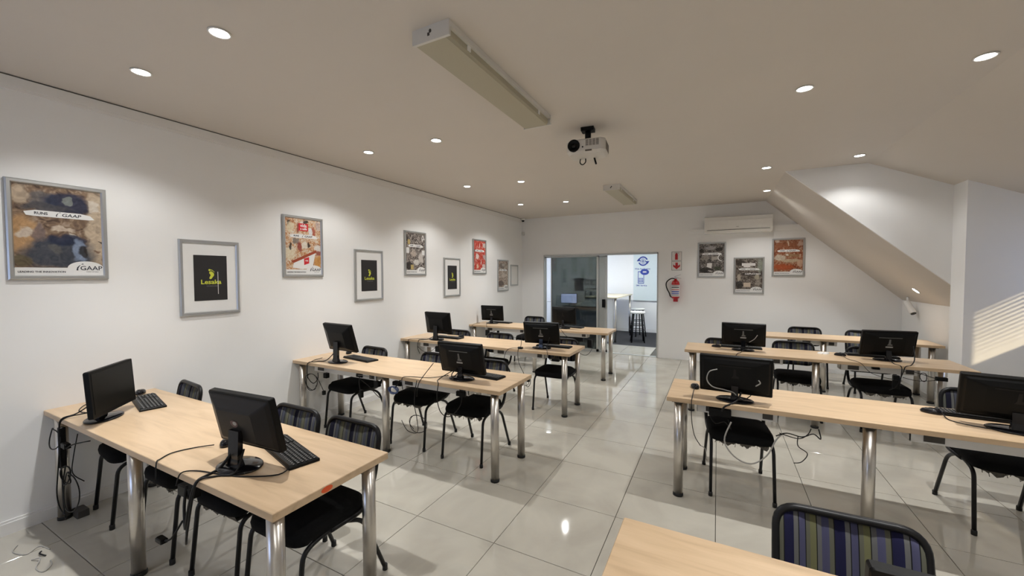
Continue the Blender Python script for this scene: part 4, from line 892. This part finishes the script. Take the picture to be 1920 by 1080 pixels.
# ------------------------------------------------------------------ ceiling fittings
def fixture(label, x, y0, y1):
    t = tag(empty('tube_light_fixture', (x, (y0 + y1) / 2, H), 0), label, 'ceiling light', 'unlit fluorescent fixtures')
    l = (y1 - y0) / 2
    MB().box(-.105, .115, -l + .01, l - .01, -.028, 0).obj('base_tray', 'fixture_white', t)
    MB().loft([[(-.115, y, -.026), (.095, y, -.026), (.095, y, -.06), (.085, y, -.076), (-.105, y, -.076), (-.115, y, -.06)] for y in (-l + .008, l - .008)]).obj('diffuser', 'diffuser', t)
    for s in (-1, 1):
        e = MB().box(-.118, .118, s * l - .008, s * l + .008, -.078, 0).obj('end_cap', 'fixture_white', t)
        if s < 0: MB().loft([[(.0 + .008 * math.cos(a), yy, -.03 + .01 * math.sin(a)) for a in [2 * pi * i / 12 for i in range(12)]] for yy in (s * l - .0085, s * l - .010)]).box(-.018, -.004, s * l - .0095, s * l - .008, -.052, -.036).obj('cable_hole', 'socket_dark', e)
    for k in (-.7, .72): MB().box(.094, .100, k * l - .015, k * l + .015, -.055, -.022).obj('clip', 'matt_white', t)
fixture('large unlit fluorescent fixture nearest on the ceiling', 2.70, 1.45, 2.80)
fixture('smaller-looking unlit fluorescent fixture near the far wall', 2.665, 5.50, 6.85)
t = tag(empty('projector', (3.00, 3.22, 2.69), D(6)), 'white projector hanging from the ceiling with a large black lens', 'projector')
def rbox(x0, x1, y0, y1, z0, z1, r=.03):
    return MB().loft([[(x, y, z) for x, y in ((x0 + r + k, y0 + k), (x1 - r - k, y0 + k), (x1 - k, y0 + r + k), (x1 - k, y1 - r - k), (x1 - r - k, y1 - k), (x0 + r + k, y1 - k), (x0 + k, y1 - r - k), (x0 + k, y0 + r + k))] for z, k in ((z0, .02), (z0 + .02, 0), (z1 - .012, 0), (z1, .012))])
rbox(-.165, .165, -.125, .125, 0, .12).obj('body', 'projector_white', t)
Ml = Matrix.Translation((-.098, -.118, .066)) @ Matrix.Rotation(pi / 2, 4, 'X')
MB().lathe([(0, -.01), (.052, -.01), (.052, .018), (.046, .022), (.040, .012), (0, .010)], 28, M=Ml).obj('lens_ring', 'black_plastic', t)
MB().lathe([(0, .010), (.022, .010), (.018, .017), (0, .020)], 20, M=Ml).obj('lens', 'gloss_black', t)
gv = MB().box(.0, .118, -.1265, -.120, .055, .110).obj('front_vent', 'vent_brown', t)
b = MB()
for k in range(5): b.box(-.002 + k * .029, .003 + k * .029, -.129, -.1255, .055, .110)
for k in range(7): b.box(0, .118, -.1280, -.1262, .056 + k * .0085, .0585 + k * .0085)
b.obj('grille_bars', 'projector_white', gv)
MB().box(.164, .1665, -.08, .09, .03, .10).obj('side_vent', 'vent_brown', t)
MB().lathe([(0, 0), (.006, 0), (.006, .004), (0, .004)], 12, M=Matrix.Translation((-.022, -.124, .05)) @ Matrix.Rotation(pi / 2, 4, 'X')).obj('sensor', 'gloss_black', t)
MB().box(.0, .055, -.128, -.12, .012, .024).obj('name_plate', 'vent_brown', t)
mt = MB().box(-.035, .035, -.035, .035, .12, .14).tube([(0, 0, .13), (0, 0, .24)], .026, 12).box(-.055, .055, -.045, .045, .215, .246).obj('ceiling_mount', 'black_plastic', t)
MB().tube(smoothpath([(-.07, .06, .03), (-.08, .05, -.03), (-.055, .04, -.055), (-.03, .05, -.03), (-.035, .06, .02)]), .005, 6).obj('cable_loop', 'cable_black', t)
MB().tube([(.04, .07, .02), (.055, .05, -.03), (.065, .04, -.06)], .008, 8).obj('plug', 'cable_black', t)

def downlight(label, x, y, z=H, rot=(0, 0, 0), power=1, group='small round downlights'):
    t = tag(empty('downlight', (x, y, z), rot=rot), label, 'downlight', group)
    MB().lathe([(.045, 0.002), (.053, -.002), (.053, -.006), (.049, -.008), (.043, -.006), (.043, .002)], 24).obj('trim_ring', 'white_trim', t)
    MB().lathe([(0, -.0035), (.043, -.0035), (.043, .001), (0, .001)], 24).obj('lamp_face', 'lamp_glow', t)
    for nm, en, sz, bl in (('downlight_beam', LAMP_W, 74, 1.0), ('downlight_spill', SPILL_W, 130, .5)):
        ld = bpy.data.lights.new(nm, 'SPOT'); ld.energy = en * power; ld.color = LAMP_COL; ld.spot_size = D(sz); ld.spot_blend = bl; ld.shadow_soft_size = .02
        lo = bpy.data.objects.new(nm, ld); COL.objects.link(lo); lo.parent = t; lo.location = (0, 0, -.03)
for lab, x, y in [('downlight over the nearest left desk, close to the left wall', .80, .965), ('large-looking downlight at the top left of the picture', 1.68, .975),
                  ('wall-side downlight of the pair over the second left desk', .785, 2.80), ('aisle-side downlight of the pair over the second left desk', 1.635, 2.84),
                  ('wall-side downlight of the pair over the third left desk', .795, 4.61), ('aisle-side downlight of the pair over the third left desk', 1.615, 4.71),
                  ('wall-side downlight of the farthest left pair', .825, 6.30), ('aisle-side downlight of the farthest left pair', 1.645, 6.43),
                  ('downlight nearest the right edge of the picture', 5.41, 3.195), ('downlight over the second right desk, left of the one at the picture edge', 4.54, 3.19),
                  ('downlight beside the top of the white dormer cheek', 5.37, 5.37), ('downlight over the third right desk, left of the dormer', 4.53, 5.475),
                  ('downlight at the top edge of the roof slope by the air conditioner', 4.68, 7.03),
                  ('downlight over the bottom right desk, above the frame', 4.54, 1.0), ('outer downlight over the bottom right desk, above the frame', 5.40, 1.0),
                  ('wall-side downlight behind the camera on the left', .80, -.9), ('aisle-side downlight behind the camera on the left', 1.65, -.9),
                  ('inner downlight behind the camera on the right', 4.54, -1.2), ('outer downlight behind the camera on the right', 5.40, -1.2)]:
    downlight(lab, x, y, H - .001, power=.42 if 'cheek' in lab else .2 if 'behind' in lab and 'left' in lab else 1)
sa = math.atan(.928); n_ = Vector((-.928, 0, -1)).normalized()
downlight('downlight low on the roof slope above the farthest right desk', 6.385 + n_.x * .002, 6.98, H - .928 * (6.385 - 4.76) + n_.z * .002, (0, sa, 0), .5)
